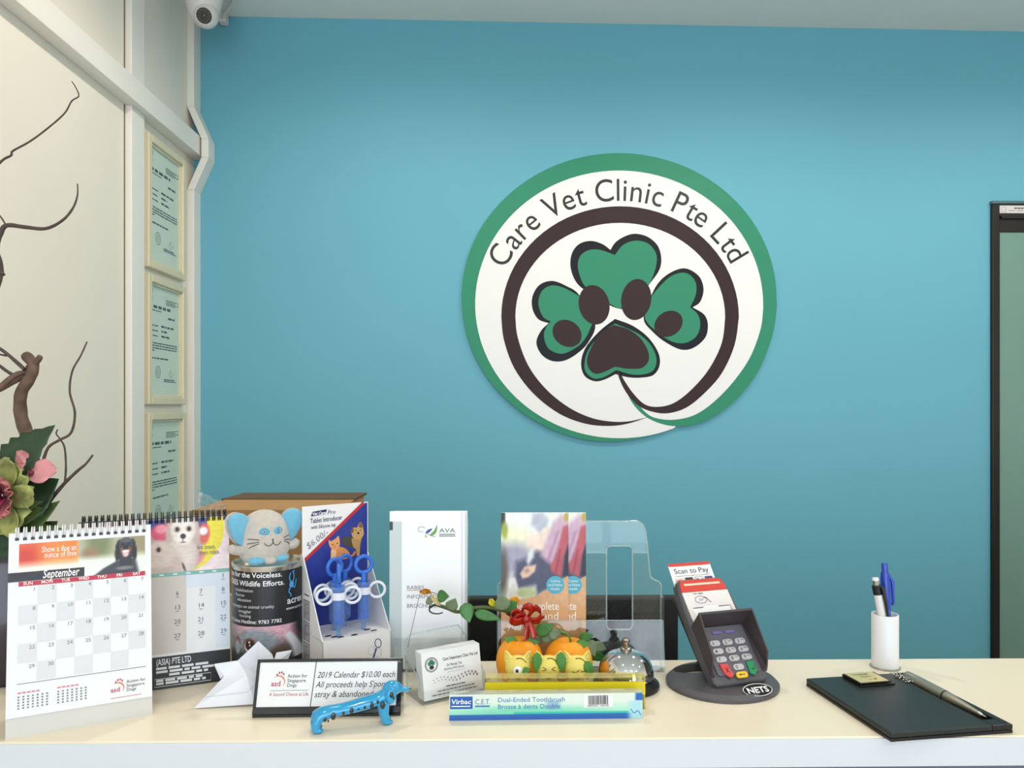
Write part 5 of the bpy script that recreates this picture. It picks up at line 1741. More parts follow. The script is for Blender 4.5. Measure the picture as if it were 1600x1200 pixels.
for k in range(5):
    lab = ('front business card with paw-print trail in the acrylic stand', 'second business card, right behind the front printed one', 'middle business card of the stack in the acrylic stand', 'fourth business card from the front in the acrylic stand', 'rearmost business card of the stack in the acrylic stand')[k]
    o_ = Mc @ Vector((.0022, .0042 + .0034 * k, .0030))
    t = thing('business_card', lab, 'business card', o_, bh.rotation_euler.z, 'business cards in the acrylic stand')
    Mf_ = frame((0, 0, 0), (1, 0, 0), (0, .010, hcard))
    wc_ = wcard - .0044
    cf = B().box(0, 0, -.0030, wc_, hcard + .0002 * (k % 2), 0).obj('card_block' if k else 'card', card_w, t, Mf_, bevel=.0002)
    if k == 0:
        f = wc_ / .083
        d = B()
        d.text('Care Veterinary Clinic Pte Ltd', .029 * f, .0415, .0052, bold=.012, z=.0004, fit=.050 * f)
        d.text('Dr Wendy Toh', .034 * f, .0342, .0046, bold=.004, z=.0004, fit=.021 * f)
        d.text('BVSc(Hons) MVSc (Massey)', .030 * f, .0302, .0036, z=.0004, fit=.028 * f)
        for x_, y_, r_ in ((.013, .0395, .0082), (.013, .0395, .0070)):
            d.line(ellipse(x_ * f, y_, r_, r_, 0, 32), .0006, .0004, None, True)
        rn = random.Random(2)
        for j in range(13):
            for s_ in (0, 1):
                sz = .00045 + .00005 * j
                cx_, cy_ = (.014 + .0050 * j + .002 * s_) * f, .0215 + .0018 * sin(j * .8) - .0032 * s_
                d.poly(ellipse(cx_, cy_, sz, sz * .8, 0, 8), .0004)
                for q_ in (-1, 0, 1):
                    d.poly(ellipse(cx_ + q_ * sz * .9, cy_ + sz * 1.4, sz * .4, sz * .5, 0, 6), .0004)
        for s_, x0_, x1_, y_ in ((0, .030, .058, .0118), (1, .018, .070, .0080), (2, .010, .074, .0042)):
            wordrow(d, x0_ * f, x1_ * f, y_, .0011, rn)
        d.poly(rect(.034 * f, .0275, .060 * f, .0277), .0004)
        d.obj('card_print', ink((70, 70, 74)), cf)['kind'] = 'stuff'
        d = B()
        for cx_, cy_, r_ in ((.0105, .041, .0024), (.0130, .043, .0026), (.0155, .041, .0024)):
            d.poly(ellipse(cx_ * f, cy_, r_, r_, 0, 16), .0005)
        d.obj('emblem_leaf', ink((52, 128, 96)), cf)
        d = B(); d.poly(ellipse(.013 * f, .0365, .0030, .0024, 0, 16), .0006); d.obj('emblem_pad', ink((54, 42, 44)), cf)

# ------------------------------------------------------------------ black sign stand
ps0, ps1 = G(394, 1121.5), G(626, 1118)
us = ps1 - ps0
wS = us.length
sg = thing('sign_stand', 'black framed tilted sign stand about calendars for stray dogs', 'sign stand', ps0, math.atan2(us.y, us.x))
Ls, leanS = .0590, .0220
MS = frame((0, 0, .003), (1, 0, 0), (0, leanS, math.sqrt(Ls ** 2 - leanS ** 2)))
blk_g = mat('black_acrylic_frame', (14, 14, 18), .15, coat=.5)
B().box(0, 0, -.005, wS, Ls, 0).obj('backing', blk_g, sg, MS, bevel=.0008)
e = .0035
for x0_, y0_, x1_, y1_ in ((0, .008, e, Ls - e), (wS - e - .002, .008, wS, Ls - e), (0, 0, wS, .008), (0, Ls - e, wS, Ls)):
    B().box(x0_, y0_, 0, x1_, y1_, .0022).obj('frame_rail', blk_g, sg, MS, bevel=.0008)
B().box(0, -.001, 0, wS, .034, .003).obj('foot', blk_g, sg, bevel=.0008)
B().prism([(0, .003), (.034, .003), (leanS + .006, math.sqrt(Ls ** 2 - leanS ** 2)), (leanS, .05)], 0, .003, frame((wS - .003, 0, 0), (0, 1, 0), (0, 0, 1))).obj('side_gusset', blk_g, sg)
ins = B().box(e, .008, .0001, wS - e - .002, Ls - e, .0008).obj('paper_insert', card_w, sg, MS)
xd = wS * .405
d = B()
d.line([(xd - .003, .008), (xd, Ls - e)], .0009, .0011)
rows3 = ('2019 Calendar $10.00 each', "All proceeds help S'pore's", 'stray & abandoned dogs')
fits = (.535, .52, .51)
for r_, s_ in enumerate(rows3):
    d.text(s_, wS * .417 - .0008 * r_, .0382 - .0103 * r_, .0094, shear=.28, z=.0011, fit=wS * fits[r_], res=4)
d.obj('notice_lettering', ink((44, 44, 52)), ins)['kind'] = 'stuff'
d1, d2, d3 = B(), B(), B()
asd_logo(d1, d2, d3, wS * .108, .0280, .0165)
d3.poly(rect(wS * .108, .0250, wS * .365, .0254), .0011)
d1.text('A Second Chance at Life', wS * .103, .0195, .0054, z=.0011, fit=wS * .265)
for q_, c_, n_ in ((d1, (176, 58, 88), 'emblem_red'), (d2, (216, 136, 96), 'emblem_arc'), (d3, (74, 76, 88), 'emblem_name')):
    for v in q_.v: v.z = .0011
    q_.obj(n_, ink(c_), ins)

# ------------------------------------------------------------------ folded paper
ori = thing('origami_crane', 'white folded paper origami propped behind the sign stand', 'origami', G(385, 1085))
ob = ori.location.copy()
pap = mat('folded_white_paper', (232, 235, 244), .6, var=.01)
def op(px, py, y): return at(px, py, y) - ob
tipL, wing, ctr, top_, mid, rgt, botr, rb = (op(304, 1105.5, .886), op(335, 1037.5, .897), op(352, 1055, .905), op(404, 1002, .915), op(385, 1055, .893), op(456, 1016, .930), op(398, 1099, .893), op(425, 1041, .922))
fold = op(372, 1032, .905)
bk_ = op(410, 1060, .925)
def facet(pts, nm='paper_facet'):
    o = B().add(pts, [tuple(range(len(pts)))]).obj(nm, pap, ori)
    md = o.modifiers.new('thickness', 'SOLIDIFY'); md.thickness = .0009
facet([tipL, botr, mid, ctr], 'folded_flap')
facet([ctr, mid, fold, wing])
facet([wing, ctr, op(345, 1060, .91)])
facet([tipL, ctr, op(352, 1058, .93), op(330, 1095, .92)])
facet([fold, mid, bk_, top_], 'wing')
facet([top_, bk_, op(440, 1062, .930), op(425, 1022, .928)], 'wing')
facet([rb, op(440, 1055, .933), rgt, op(432, 1020, .928)], 'tail')
facet([mid, botr, op(420, 1092, .905), bk_], 'base_flap')
facet([tipL, botr, op(384, 1092.2, .915), op(330, 1098, .905)], 'base_flap')
for a, c in (((320, 1089.5, .8845), (385, 1082, .8885)), ((385, 1082, .8885), (398, 1071, .8885))):
    B().tube([op(*a), op(*c)], .00025, 4).obj('crease', ink((170, 176, 190)), ori)

# ------------------------------------------------------------------ blue spotted dachshund
pd0, pd1 = G(494, 1143), G(602, 1129)
ud = pd1 - pd0
dog = thing('dachshund_figurine', 'glossy blue dachshund figurine with black spots in front of the sign', 'figurine', pd0, math.atan2(ud.y, ud.x))
dl = ud.length                       # hind feet to front feet
blue_m = mat('glossy_blue_resin', (22, 150, 202), .16, coat=.8, var=.05, vscale=30)
d = B()
spine = catmull([Vector(p) for p in ((.002, 0, .022), (.010, 0, .0275), (.028, 0, .0300), (.048, 0, .0345), (.062, 0, .0395), (.070, 0, .0440))], 5, False)
N = len(spine)
d.tube(spine, [.0094 + .0005 * sin(k * .5) for k in range(N)], 14)
d.ball((.003, 0, .0225), .0085, .0080, .0085)
d.ball((.067, 0, .036), .0095, .0085, .0115)
d.tube(catmull([Vector(p) for p in ((.069, 0, .038), (.0715, 0, .046), (.0735, 0, .0515))], 4, False), [.0078] * 4 + [.007] * 5, 12)
d.ball((.0760, 0, .0530), .0105, .0088, .0118)
d.tube(catmull([Vector(p) for p in ((.079, 0, .0520), (.086, 0, .0500), (.0905, 0, .0482))], 4, False), [.0058, .0056, .0053, .005, .0047, .0045, .0043, .0042, .004], 12)
d.ball((.0905, 0, .0484), .0042)
for s_ in (-1, 1):
    d.tube(catmull([Vector(p) for p in ((.003, s_ * .004, .022), (-.001, s_ * .0052, .012), (.0, s_ * .0056, .004))], 4, False), [.0060, .0057, .0054, .0051, .0048, .0046, .0045, .0045, .0046], 12)
    d.ball((.0015, s_ * .0056, .0040), .0055, .0046, .0040)
    d.tube(catmull([Vector(p) for p in ((.067, s_ * .004, .033), (.067, s_ * .0055, .017), (.0690, s_ * .006, .004))], 4, False), [.0062, .0059, .0056, .0053, .0050, .0047, .0045, .0045, .0046], 12)
    d.ball((.0705, s_ * .006, .0040), .0058, .0046, .0040)
    d.ball((.0735, s_ * .0096, .0450), .0056, .0028, .0120)
d.v = [Vector((v.x * dl / .069, v.y, max(v.z * .70, .0004))) for v in d.v]
bo = d.obj('body', blue_m, dog)
remesh(bo, .0009, 6)
spk = mat('black_spot_paint', (16, 18, 30), .2, coat=.6)
for sx_, sz_, r_, q_ in ((.008, .0215, .0023, .5), (.016, .0250, .0034, .3), (.026, .0275, .0017, 0), (.034, .0300, .0028, .4), (.041, .0310, .0011, 0), (.047, .0330, .0019, .2), (.054, .0350, .0032, .3), (.060, .0385, .0019, .6), (.065, .0330, .0034, -.5), (.0735, .0480, .0030, .2), (.0755, .0432, .0016, 0), (.011, .0185, .0012, 0)):
    # project to the near side of the trunk
    ysp = -.0094
    if .062 < sx_ < .07: ysp = -.0108
    if sx_ > .07: ysp = -.0122
    B().ball((sx_ * dl / .069, ysp + .0006, sz_ * .70), r_ * .8, .0013, r_ * 1.2, 14, 8, None).obj('spot', spk, dog, smooth=80)
B().ball((.0800 * dl / .069, -.0064, .0388), .0013, .0009, .0015).obj('eye', blackgl, dog)
B().ball((.0943 * dl / .069, 0, .0345), .0016, .0018, .0014).obj('nose', blackgl, dog)

# ------------------------------------------------------------------ toothbrush pack and the clear case behind it
pt0, pt1 = G(702, 1126), G(1004, 1122)
utb = pt1 - pt0
wT = utb.length
tp = thing('toothbrush_pack', 'toothbrush pack with blue and green printed front and barcode sticker', 'package', pt0, math.atan2(utb.y, utb.x))
hT, dT = .0308, .0075
pk = clear('pack_film', (.93, .96, .95), .9, .05, 1.45, .22, (.86, .90, .86))
B().box(0, 0, 0, wT, dT, hT).obj('clear_tray', pk, tp, bevel=.001)
MT = frame((0, -.0004, 0), (1, 0, 0), (0, 0, 1))
q = Pic(120, 26, (214, 226, 218), 6)
q.half(0, 1, .50, (160, 222, 198), .35)
q.ell(.42, .8, .35, .3, (120, 206, 178), .8)
q.half(0, 1, .78, (36, 96, 176), .02)
q.put(((q.X > .335) & (q.X < .925) & (q.Y > .68) & (q.Y < .80)).astype(float), (36, 186, 170))
q.rect(.93, .32, 1.01, 1.01, (166, 214, 226), .03)
q.rect(.962, .0, 1.01, .30, (26, 98, 182), .01)
q.rect(.50, .28, .57, .62, (120, 160, 196), .03, .7)
q.obj('printed_card', lambda x, y: (wT * x, hT * .93 * (1 - y), 0), tp, MT, 'blue and green printed card')
d = B(); d.poly(rect(.001, hT * .42, wT * .12, hT * .86), .0003); d.obj('brand_panel', ink((24, 84, 172)), tp, MT)
d = B(); d.text('Virbac', wT * .009, hT * .60, .0076, shear=.15, bold=.012, z=.0006, fit=wT * .10)
d.poly(rect(wT * .012, hT * .50, wT * .108, hT * .535), .0006)
d.obj('brand_lettering', ink((236, 244, 250)), tp, MT)
d = B(); d.text('C.E.T.', wT * .132, hT * .58, .0080, z=.0003, fit=wT * .078); d.poly(rect(wT * .132, hT * .48, wT * .208, hT * .535), .0003)
d.text('Dual-Ended Toothbrush', wT * .248, hT * .645, .0074, z=.0003, fit=wT * .345)
d.text('Brosse à dents Double', wT * .248, hT * .40, .0074, z=.0003, fit=wT * .32)
d.obj('pack_lettering', ink((46, 122, 178)), tp, MT)['kind'] = 'stuff'
st = B().box(wT * .695, .33 * hT, 0, wT * .845, .80 * hT, .0004).obj('price_sticker', card_w, tp, MT @ RZ(radians(1.0)), label='white barcode sticker')
d = B(); rn = random.Random(8); x_ = wT * .718
while x_ < wT * .822:
    b_ = rn.choice((.0004, .0008, .0012)); d.poly(rect(x_, .43 * hT, min(x_ + b_, wT * .823), .755 * hT), .0006); x_ += b_ + rn.choice((.0004, .0007))
d.text('4890502 138248', wT * .713, .355 * hT, .0030, z=.0006, fit=wT * .11)
d.obj('barcode', INK, st, Matrix())['kind'] = 'stuff'
# fish-like blue flourish at the end
d = B(); d.line(catmull([Vector((wT * .938, hT * .35)), Vector((wT * .955, hT * .20)), Vector((wT * .975, hT * .28)), Vector((wT * .99, hT * .12))], 5, False), .0008, .0003); d.obj('flourish', ink((40, 98, 176)), tp, MT)
# brush inside the tray
B().tube([(.02, .0040, .018), (wT - .02, .0040, .018)], .0022, 8).obj('brush_handle', mat('pale_plastic', (226, 226, 216), .4), tp, smooth=60)

pz0, pz1 = at(758, 1100, .878), at(1008, 1100, .878)
cs = thing('ruler_case', 'clear plastic case with yellow band and ruler marks behind the toothbrush pack', 'case', (pz0.x, .877, ZC))
wC = pz1.x - pz0.x
zT = at(880, 1051, .892).z - ZC - .0018
cpl = clear('clear_case_plastic', (.97, .97, .90), .95, .06, 1.45, .02, (.9, .88, .6))
yel_m = clear('clear_yellow_band', (.95, .82, .10), .9, .05, 1.45, .80, (.86, .72, .02))
zy0, zy1 = at(880, 1080, .878).z - ZC, at(880, 1065.5, .878).z - ZC
B().box(0, 0, zy1, wC, .0012, zT).obj('front_window', cpl, cs)
B().box(0, 0, zy0 - .004, wC, .0016, zy1).obj('yellow_band', yel_m, cs)
B().box(0, 0, 0, wC, .0012, zy0 - .004).obj('front_window', cpl, cs)
B().box(0, .014, 0, wC, .0152, zT).obj('back_window', cpl, cs)
B().box(0, .0012, 0, wC, .014, .0012).obj('bottom', cpl, cs)
B().box(wC - .0012, .0012, .0012, wC, .014, zT).obj('end_wall', yel_m, cs)
B().box(0, .0012, .0012, .0012, .014, zT).obj('end_wall', cpl, cs)
B().box(0, 0, zT, wC, .0152, zT + .0018).obj('top_edge', clear('yellow_tinted_edge', (.94, .88, .50), .95, .12, 1.5, .25, (.86, .80, .40)), cs, bevel=.0008)
d = B()
for k in range(16):
    d.text(str(16 - k), wC * (.02 + .062 * k), zy1 + .0028, .0038, 'CENTER', z=0)
d.v = [Vector((v.x, v.y, v.z)) for v in d.v]
d.obj('ruler_marks', ink((96, 88, 40)), cs, frame((0, -.0003, 0), (1, 0, 0), (0, 0, 1)))['kind'] = 'stuff'

# ------------------------------------------------------------------ payment terminal
tx, ty = G(1121, 1066).x, G(1121, 1066).y
TR = .066
pos = thing('payment_terminal', 'grey card payment terminal on a round tilted stand', 'payment terminal', (tx + .004, ty - .006, ZC), radians(17))
grey = mat('terminal_grey_plastic', (82, 80, 86), .42, var=.04, vscale=30)
grey_d = mat('terminal_dark_plastic', (52, 50, 56), .45)
# base: dished ring with a hole at the back, so the counter shows through
outer_ = ellipse(0, 0, TR * 1.06, TR, 0, 48)
hole = ellipse(-.012, .034, .036, .0165, 0, 48)
d = B()
def lift(p): return .006 + .004 * max(0, -p.y / TR)
vs, fs = [], []
for ring_ in (outer_, hole):
    pass
n48 = 48
ho = [Vector((-.012 + .036 * cos(2 * pi * k / n48), .034 + .0165 * sin(2 * pi * k / n48))) for k in range(n48)]
loops = [[Vector((p.x, p.y, 0)) for p in outer_], [Vector((p.x * 1.0, p.y * 1.0, .004)) for p in outer_],
         [Vector((p.x * .93, p.y * .93, .0085)) for p in outer_], [Vector((p.x, p.y, .0105)) for p in ho], [Vector((p.x, p.y, 0)) for p in ho]]
for lp_ in loops: vs += lp_
for a in range(4):
    for k in range(n48):
        l = (k + 1) % n48
        fs.append((a * n48 + k, a * n48 + l, (a + 1) * n48 + l, (a + 1) * n48 + k))
for k in range(n48):
    l = (k + 1) % n48
    fs.append((4 * n48 + k, 4 * n48 + l, l, k))
B().add(vs, fs).obj('stand_base', grey, pos, smooth=35)
B().tube(catmull([Vector((-.004, .052, .006)), Vector((.002, .044, .03)), Vector((.006, .03, .055))], 5, False), .005, 10, flat=.5).obj('stand_arm', grey_d, pos, smooth=60)
tilt = radians(47)
MB = T(.006, -.036, .012) @ RX(tilt) @ SC(1, .96, 1)       # x width, y up along the body, z out of the face
# body outline: narrower keypad half, wider head
bl_ = [(-.034, 0), (.034, 0), (.038, .006), (.040, .08), (.0385, .125), (.0345, .148), (.030, .152), (-.030, .152), (-.0345, .148), (-.0385, .125), (-.040, .08), (-.038, .006)]
body = B().prism([Vector(p) for p in bl_], -.0165, 0).obj('body', grey, pos, MB, bevel=.005, seg=3)
B().prism([Vector(p) for p in ((-.030, .03), (.030, .03), (.033, .14), (-.033, .14))], -.034, -.020).obj('back_bulge', grey_d, pos, MB, bevel=.006, seg=3)
# upper face plate, red head band, screen
wpl = mat('terminal_white_plate', (226, 222, 222), .3)
redp = mat('terminal_red_plate', (206, 66, 56), .35)
B().prism([Vector(p) for p in ((-.030, .080), (.030, .080), (.034, .090), (.034, .131), (-.034, .131), (-.034, .090))], -.001, .0014).obj('face_plate', wpl, pos, MB, bevel=.0006)
rb_ = B().prism([Vector(p) for p in ((-.034, .1312), (.034, .1312), (.033, .142), (.029, .149), (-.029, .149), (-.033, .142))], -.001, .0016).obj('red_head_band', redp, pos, MB, bevel=.0006)
B().prism(rrect(-.027, .1405, .027, .1435, .0014), .0014, .0019).obj('card_slot', mat('slot_cream', (236, 206, 180), .4), pos, MB)
scr = B().prism([Vector(p) for p in ((-.026, .086), (.026, .086), (.028, .106), (.010, .106), (.009, .1085), (-.011, .1085), (-.012, .106), (-.028, .106))], .0012, .0018).obj('screen', ink((244, 246, 250), .25), pos, MB)
d = B(); d.line([(-.027, .1068), (-.0125, .1068)], .0010, .0020); d.line([(.0105, .1068), (.0275, .1068), (.0265, .094)], .0010, .0020); d.obj('screen_edge', INK, pos, MB)
d = B()
d.text('TAP HERE', -.012, .1265, .0034, 'CENTER', .006, z=.0018)
d.line(ellipse(-.011, .1185, .0085, .0052, 0, 28), .0006, .0018, None, True)
for k in range(3):
    d.line([(-.013 + .0022 * k + .0012 * sin(a), .1185 + .0028 * a * .6) for a in (-1, -.5, 0, .5, 1)], .0006, .0018)
d.line(catmull([Vector((-.007, .1205)), Vector((-.003, .1215)), Vector((.0, .117)), Vector((.002, .1135))], 4, False), .0008, .0018)
d.obj('contactless_symbol', ink((60, 58, 60)), pos, MB)
# keypad well and its privacy hood
B().prism(rrect(-.030, .012, .030, .078, .004), .0002, .0022).obj('keypad_plate', mat('keypad_grey', (92, 90, 100), .45), pos, MB, bevel=.0006)
hood = B()
for s_ in (-1, 1):
    w0, w1 = s_ * .0335, s_ * .0375
    hood.add([(w0, .012, 0), (w0, .080, 0), (w1 * .985, .084, .0270), (w1 * 1.0, .030, .0200), (w1, .016, .006),
              (w1 + s_ * .002, .012, 0), (w1 + s_ * .002, .082, 0), (w1 * .985 + s_ * .002, .086, .0270), (w1 + s_ * .002, .030, .0200), (w1 + s_ * .002, .016, .006)],
             [(0, 1, 2, 3, 4), (9, 8, 7, 6, 5), (0, 4, 9, 5), (4, 3, 8, 9), (3, 2, 7, 8), (2, 1, 6, 7), (1, 0, 5, 6)])
hood.add([(-.036, .079, 0), (.036, .079, 0), (.0385, .084, .027), (-.0385, .084, .027), (-.036, .082, 0), (.036, .082, 0), (.0385, .087, .027), (-.0385, .087, .027)],
         [(0, 1, 2, 3), (7, 6, 5, 4), (0, 4, 5, 1), (1, 5, 6, 2), (2, 6, 7, 3), (3, 7, 4, 0)])
hd = hood.obj('privacy_hood', mat('hood_dark_grey', (66, 58, 62), .42), pos, MB)
key_g = mat('key_grey', (186, 182, 186), .4)
keys = [('1', -.018, .0545, ''), ('2', 0, .0545, 'ABC'), ('3', .018, .0545, 'DEF'), ('4', -.018, .0435, ''), ('5', 0, .0435, 'JKL'), ('6', .018, .0435, 'MNO'),
        ('7', -.018, .0325, ''), ('8', 0, .0325, 'TUV'), ('9', .018, .0325, 'WXY'), ('0', .001, .0205, '')]
for s_, kx, ky, sub_ in keys:
    ko = B().prism(rrect(kx - .0072, ky - .0038, kx + .0072, ky + .0038, .0036), .0015, .0042).obj('key', key_g, pos, MB, bevel=.0008)
    d = B(); d.text(s_, kx - .0030, ky - .0024, .0066, 'CENTER', .01, z=.0044)
    if sub_: d.text(sub_, kx + .0034, ky + .0002, .0028, 'CENTER', z=.0044)
    d.obj('key_lettering', INK, ko, Matrix())
for kx in (-.009, .009):
    B().prism(rrect(kx - .0068, .0668, kx + .0068, .0706, .0018), .0015, .0038).obj('function_key', mat('key_purple', (112, 96, 160), .4), pos, MB, bevel=.0006)
rk = B().prism([Vector(p) for p in ((-.024, .027), (-.0125, .026), (-.0098, .010), (-.016, .0075), (-.022, .014))], .0015, .0046).obj('cancel_key', mat('key_red', (206, 66, 66), .38), pos, MB, bevel=.001)
gk = B().prism([Vector(p) for p in ((.0135, .026), (.025, .027), (.0245, .014), (.019, .0075), (.0130, .010))], .0015, .0046).obj('enter_key', mat('key_green', (24, 136, 84), .38), pos, MB, bevel=.001)
yk_ = B().prism(rrect(-.0068, .0060, .0090, .0140, .0036), .0015, .0044).obj('clear_key', mat('key_yellow', (232, 188, 40), .38), pos, MB, bevel=.001)
d = B(); d.line([(-.019, .0205), (-.0145, .0145)], .0008, .0049); d.line([(-.0145, .0205), (-.019, .0145)], .0008, .0049); d.obj('cancel_mark', INK, rk, Matrix())
d = B(); d.line([(.0215, .0200), (.0215, .0155), (.0175, .0155)], .0008, .0049); d.poly([(.0165, .0155), (.0185, .0168), (.0185, .0142)], .0049); d.obj('enter_mark', INK, gk, Matrix())
d = B(); d.line([(-.002, .0100), (.005, .0100)], .0009, .0047); d.poly([(-.0035, .01), (-.001, .0116), (-.001, .0084)], .0047); d.obj('clear_mark', INK, yk_, Matrix())
# oval badge on the front of the base
Mn = T(.012, -.0555, .0098) @ RZ(radians(-2)) @ RX(radians(30))
bd = B().prism(ellipse(0, 0, .0190, .0088, 0, 36), 0, .0012).obj('oval_badge', blackgl, pos, Mn, bevel=.0004)
d = B(); d.line(ellipse(0, 0, .0190, .0088, 0, 40), .0007, .0014, None, True); d.text('NETS', 0, -.0040, .0112, 'CENTER', .025, z=.0016, fit=.028); d.obj('badge_lettering', ink((236, 236, 238)), bd, Matrix())
# pay card standing behind the head
MC_ = MB @ T(-.003, .128, -.0105) @ RX(radians(6))
sp = thing('pay_card', 'white scan-to-pay card with red top edge behind the terminal', 'sign', (0, 0, 0))
sp.matrix_basis = pos.matrix_basis @ MC_
c_ = B().prism(rrect(-.032, 0, .032, .052, .003), 0, .0009).obj('card_panel', card_w, sp)
B().prism([Vector(p) for p in rrect(-.032, .0475, .032, .052, .0022)], .0009, .0012).obj('red_edge', redp, sp)
d = B(); d.text('Scan to Pay', 0, .0365, .0108, 'CENTER', 0, z=.0013, fit=.052, res=4); d.poly(rect(-.026, .0325, -.003, .0329), .0013); d.poly(rect(.003, .0325, .026, .0329), .0013); d.poly(rect(-.0016, .0322, .0016, .0332), .0013); d.obj('card_lettering', ink((54, 48, 54)), sp)
for k, col_ in enumerate(((240, 214, 208), (58, 44, 44), (236, 236, 238), (66, 62, 128))):
    x_ = -.0225 + .0150 * k
    lo_k = B().poly(rrect(x_ - .0058, .0225, x_ + .0058, .0300, .0012), .0013).obj('pay_logo', ink(col_), sp)
    d = B()
    if k == 0: d.text('NETS', x_, .0248, .0042, 'CENTER', z=.0016)
    elif k == 1: d.poly(rect(x_ - .004, .0250, x_ - .001, .0270), .0016); d.poly(rect(x_ + .0, .0250, x_ + .004, .0270), .0016)
    elif k == 2: d.line(rrect(x_ - .0057, .0226, x_ + .0057, .0299, .0011), .0004, .0016, None, True); d.poly(rect(x_ - .004, .0262, x_ - .001, .0275), .0016)
    else: d.poly(rect(x_ - .0045, .0250, x_ - .0025, .0270), .0016); d.poly(rect(x_ - .0015, .0250, x_ + .0045, .0268), .0016)
    d.obj('pay_logo_mark', ink((206, 70, 70)) if k != 2 else INK, lo_k, Matrix())

# ------------------------------------------------------------------ pen cup with two pens
pc = G(1393, 1049)
cup = thing('pen_cup', 'plain white tube pen cup standing on the counter', 'pen holder', pc + Vector((0, .017, 0)))
cup_m = mat('white_pvc', (230, 230, 234), .35)
B().lathe([(0, .001), (.0180, .001), (.0190, .0), (.0190, .0012), (.0160, .0022)], 36).obj('glue_rim', mat('grey_glue', (150, 148, 140), .6, var=.2, vscale=200), cup, smooth=40)
B().lathe([(0, .0015), (.0168, .0015), (.0168, .0705), (.0164, .071), (.0153, .071), (.0149, .0705), (.0149, .005), (0, .005)], 40).obj('tube', cup_m, cup, smooth=40)
cl = cup.location
def pen(name, lab, px_top, py_top, off, y, parts):
    top_p = at(px_top, py_top, y)
    bot_p = cl + Vector((off[0], off[1], .0062))
    ax = (top_p - bot_p).normalized()
    L = (top_p - bot_p).length
    t = thing(name, lab, 'pen', bot_p)
    t.rotation_euler = ax.to_track_quat('Z', 'Y').to_euler()
    for nm, prof, m in parts(L):
        B().lathe(prof, 20).obj(nm, m, t, smooth=45)
    return t, L, ax
pblue = mat('blue_pen_plastic', (30, 62, 178), .25, coat=.3)
pblue_l = mat('blue_pen_barrel', (44, 104, 186), .25, coat=.3)
t, L, ax = pen('ballpoint_pen', 'blue retractable ballpoint pen in the white cup', 1382, 880, (.0062, .0040), pc.y + .022, lambda L: [
    ('tip', [(0, 0), (.0010, 0), (.0022, .006), (.0035, .012), (0, .012)], pblue),
    ('barrel', [(0, .012), (.0036, .012), (.0050, .03), (.0056, L - .062), (0, L - .062)], pblue_l),
    ('upper_barrel', [(0, L - .062), (.0058, L - .062), (.0058, L - .020), (.0050, L - .012), (0, L - .012)], pblue),
    ('push_button', [(0, L - .012), (.0040, L - .012), (.0040, L - .001), (.0036, L), (0, L)], pblue)])
q_ = t.rotation_euler.to_matrix().inverted() @ Vector((1, -.3, 0)); q_.z = 0; q_.normalize()
d = B(); d.tube([q_ * .0050 + Vector((0, 0, L - .016)), q_ * .0088 + Vector((0, 0, L - .024)), q_ * .0090 + Vector((0, 0, L - .052)), q_ * .0076 + Vector((0, 0, L - .056))], [.002, .0024, .002, .0014], 8); d.obj('clip', pblue, t, smooth=60)
pw_ = mat('white_pen_plastic', (232, 230, 230), .3, coat=.2)
silver = mat('silver_metal', (190, 188, 184), .2, metal=.9)
t, L, ax = pen('ballpoint_pen', 'white ballpoint pen with black clip leaning left in the cup', 1367.5, 903, (.0040, -.0066), pc.y + .012, lambda L: [
    ('tip', [(0, 0), (.0010, 0), (.0022, .006), (.0035, .012), (0, .012)], silver),
    ('barrel', [(0, .012), (.0036, .012), (.0052, .03), (.0055, L - .022), (0, L - .022)], pw_),
    ('upper_collar', [(0, L - .022), (.0058, L - .022), (.0060, L - .010), (.0050, L - .0095), (0, L - .0095)], black_m),
    ('push_button', [(0, L - .0095), (.0040, L - .0095), (.0042, L - .003), (0, L - .003)], silver),
    ('button_cap', [(0, L - .003), (.0044, L - .003), (.0040, L), (0, L)], pw_)])
q_ = t.rotation_euler.to_matrix().inverted() @ Vector((.6, -.8, 0)); q_.z = 0; q_.normalize()
d = B(); d.tube([q_ * .0046 + Vector((0, 0, L - .010)), q_ * .0082 + Vector((0, 0, L - .014)), q_ * .0085 + Vector((0, 0, L - .034)), q_ * .0074 + Vector((0, 0, L - .060))], [.002, .0026, .0022, .0012], 8); d.obj('clip', black_m, t, smooth=60)

# ------------------------------------------------------------------ black writing board with silver pen
kL, kF, kR = G(1253.5, 1072), G(1392, 1160), G(1583, 1145.5)
u_ = kR - kF
uh = u_.normalized()
wd_ = u_.length
bd_ = thing('writing_board', 'black padded writing board lying on the counter at the right', 'clipboard', kF, math.atan2(u_.y, u_.x))
dd = (kL - kF).length
pad_m = mat('black_leatherette', (24, 30, 28), .42, var=.12, vscale=5, bump=.12, bscale=600)
pad_b = mat('black_base_board', (12, 11, 12), .4)
B().box(0, 0, 0, wd_, dd, .0035).obj('base_board', pad_b, bd_, bevel=.0008)
B().box(0, 0, .0036, wd_ * .83, dd, .0095).obj('writing_pad', pad_m, bd_, bevel=.0015, seg=3)
B().box(wd_ * .945, 0, .0036, wd_, dd, .0095).obj('edge_strip', pad_b, bd_, bevel=.0012)
B().box(wd_ * .83, 0, .0036, wd_ * .945, dd * .10, .0095).obj('edge_strip', pad_b, bd_, bevel=.0010)
B().box(wd_ * .83, dd * .97, .0036, wd_ * .945, dd, .0095).obj('edge_strip', pad_b, bd_, bevel=.0010)
Mb_ = bd_.matrix_basis
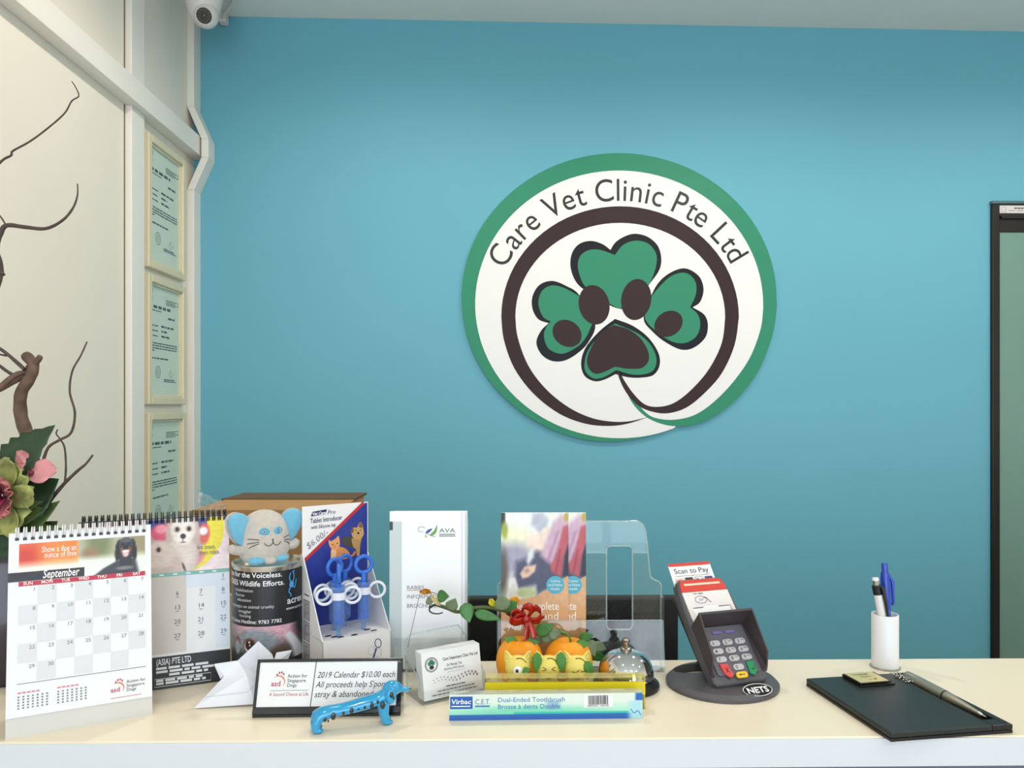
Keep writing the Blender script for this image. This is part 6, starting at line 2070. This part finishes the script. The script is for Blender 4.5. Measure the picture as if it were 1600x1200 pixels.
# metal label clip near the back
lc0, lc1 = G(1342, 1076, ZC + .0145), G(1393, 1070, ZC + .0145)
lq = Mb_.inverted() @ G(1345, 1074, ZC + .0097)
cp_ = thing('paper_clip_plate', 'small gold thank-you plate clip on the writing board', 'clip', Mb_ @ Vector((lq.x, lq.y, .0097)), bd_.rotation_euler.z + radians(2))
gold = mat('pale_gold_plate', (206, 192, 140), .35, metal=.2)
cw_, cd_ = .043, .036
B().box(0, 0, 0, cw_ + .004, cd_, .0018).obj('clip_base', pad_b, cp_, bevel=.0005)
B().box(0, .001, .0026, cw_, cd_ - .001, .0044).obj('clip_jaw', pad_b, cp_, bevel=.0005)
B().tube([(0, cd_ - .0015, .0022), (cw_, cd_ - .0015, .0022)], .0022, 8).obj('clip_hinge', pad_b, cp_, smooth=60)
gp = B().box(.001, .002, .0044, cw_ - .004, cd_ - .002, .0053).obj('gold_plate', gold, cp_, bevel=.0003, label='pale gold plate')
d = B(); d.text('THANK', cw_ * .42, cd_ * .66, .0062, 'CENTER', z=.0056); d.text('YOU !', cw_ * .48, cd_ * .44, .0062, 'CENTER', z=.0056)
d.line(ellipse(cw_ * .42, cd_ * .24, .0022, .0012, 0, 12, pi, 2 * pi), .0005, .0056); d.poly(ellipse(cw_ * .62, cd_ * .26, .0022, .0014, 0, 12), .0056)
d.obj('plate_lettering', ink((70, 62, 44)), gp, Matrix())['kind'] = 'stuff'
# silver pen in the tray
gx_ = wd_ * .888
pn = thing('silver_pen', 'silver metal pen lying in the groove of the writing board', 'pen', Mb_ @ Vector((gx_, dd * .115, .0036 + .0070)), bd_.rotation_euler.z)
sil = mat('champagne_metal', (168, 164, 148), .32, metal=.75)
lp2 = dd * .80
MP = RX(radians(-90))
B().lathe([(0, 0), (.0009, 0), (.0012, .004), (.0024, .009)], 16, MP).obj('tip', silver, pn, smooth=60)
B().lathe([(0, .006), (.0020, .007), (.0052, .045), (.0060, .052), (.0062, lp2 * .46), (0, lp2 * .46)], 24, MP).obj('barrel', sil, pn, smooth=50)
B().lathe([(0, lp2 * .46), (.0064, lp2 * .46), (.0064, lp2 * .475), (0, lp2 * .475)], 24, MP).obj('joint_ring', black_m, pn, smooth=50)
B().lathe([(0, lp2 * .475), (.0064, lp2 * .475), (.0068, lp2 * .8), (.0064, lp2 - .003), (.004, lp2), (0, lp2)], 24, MP).obj('cap', sil, pn, smooth=50)
# bead chain heaped at the top of the groove
ch = thing('bead_chain', 'silver bead chain heaped beside the silver pen', 'chain', Mb_ @ Vector((wd_ * .84, dd * .93, .0097)), bd_.rotation_euler.z)
me = B().ball((0, 0, 0), .0012, nu=8, nv=6).mesh('bead', 60)
me.materials.append(silver)
rn = random.Random(4)
for k in range(46):
    f = k / 45
    x_ = -.010 + .016 * f + .004 * sin(k * 1.7)
    y_ = -.030 + .028 * sin(k * .42) * .5 + .016 + .004 * cos(k * 2.1)
    link('bead', me, ch, T(x_ * .8, y_ * .8, .0012 + .0016 * (k % 3 == 0)))
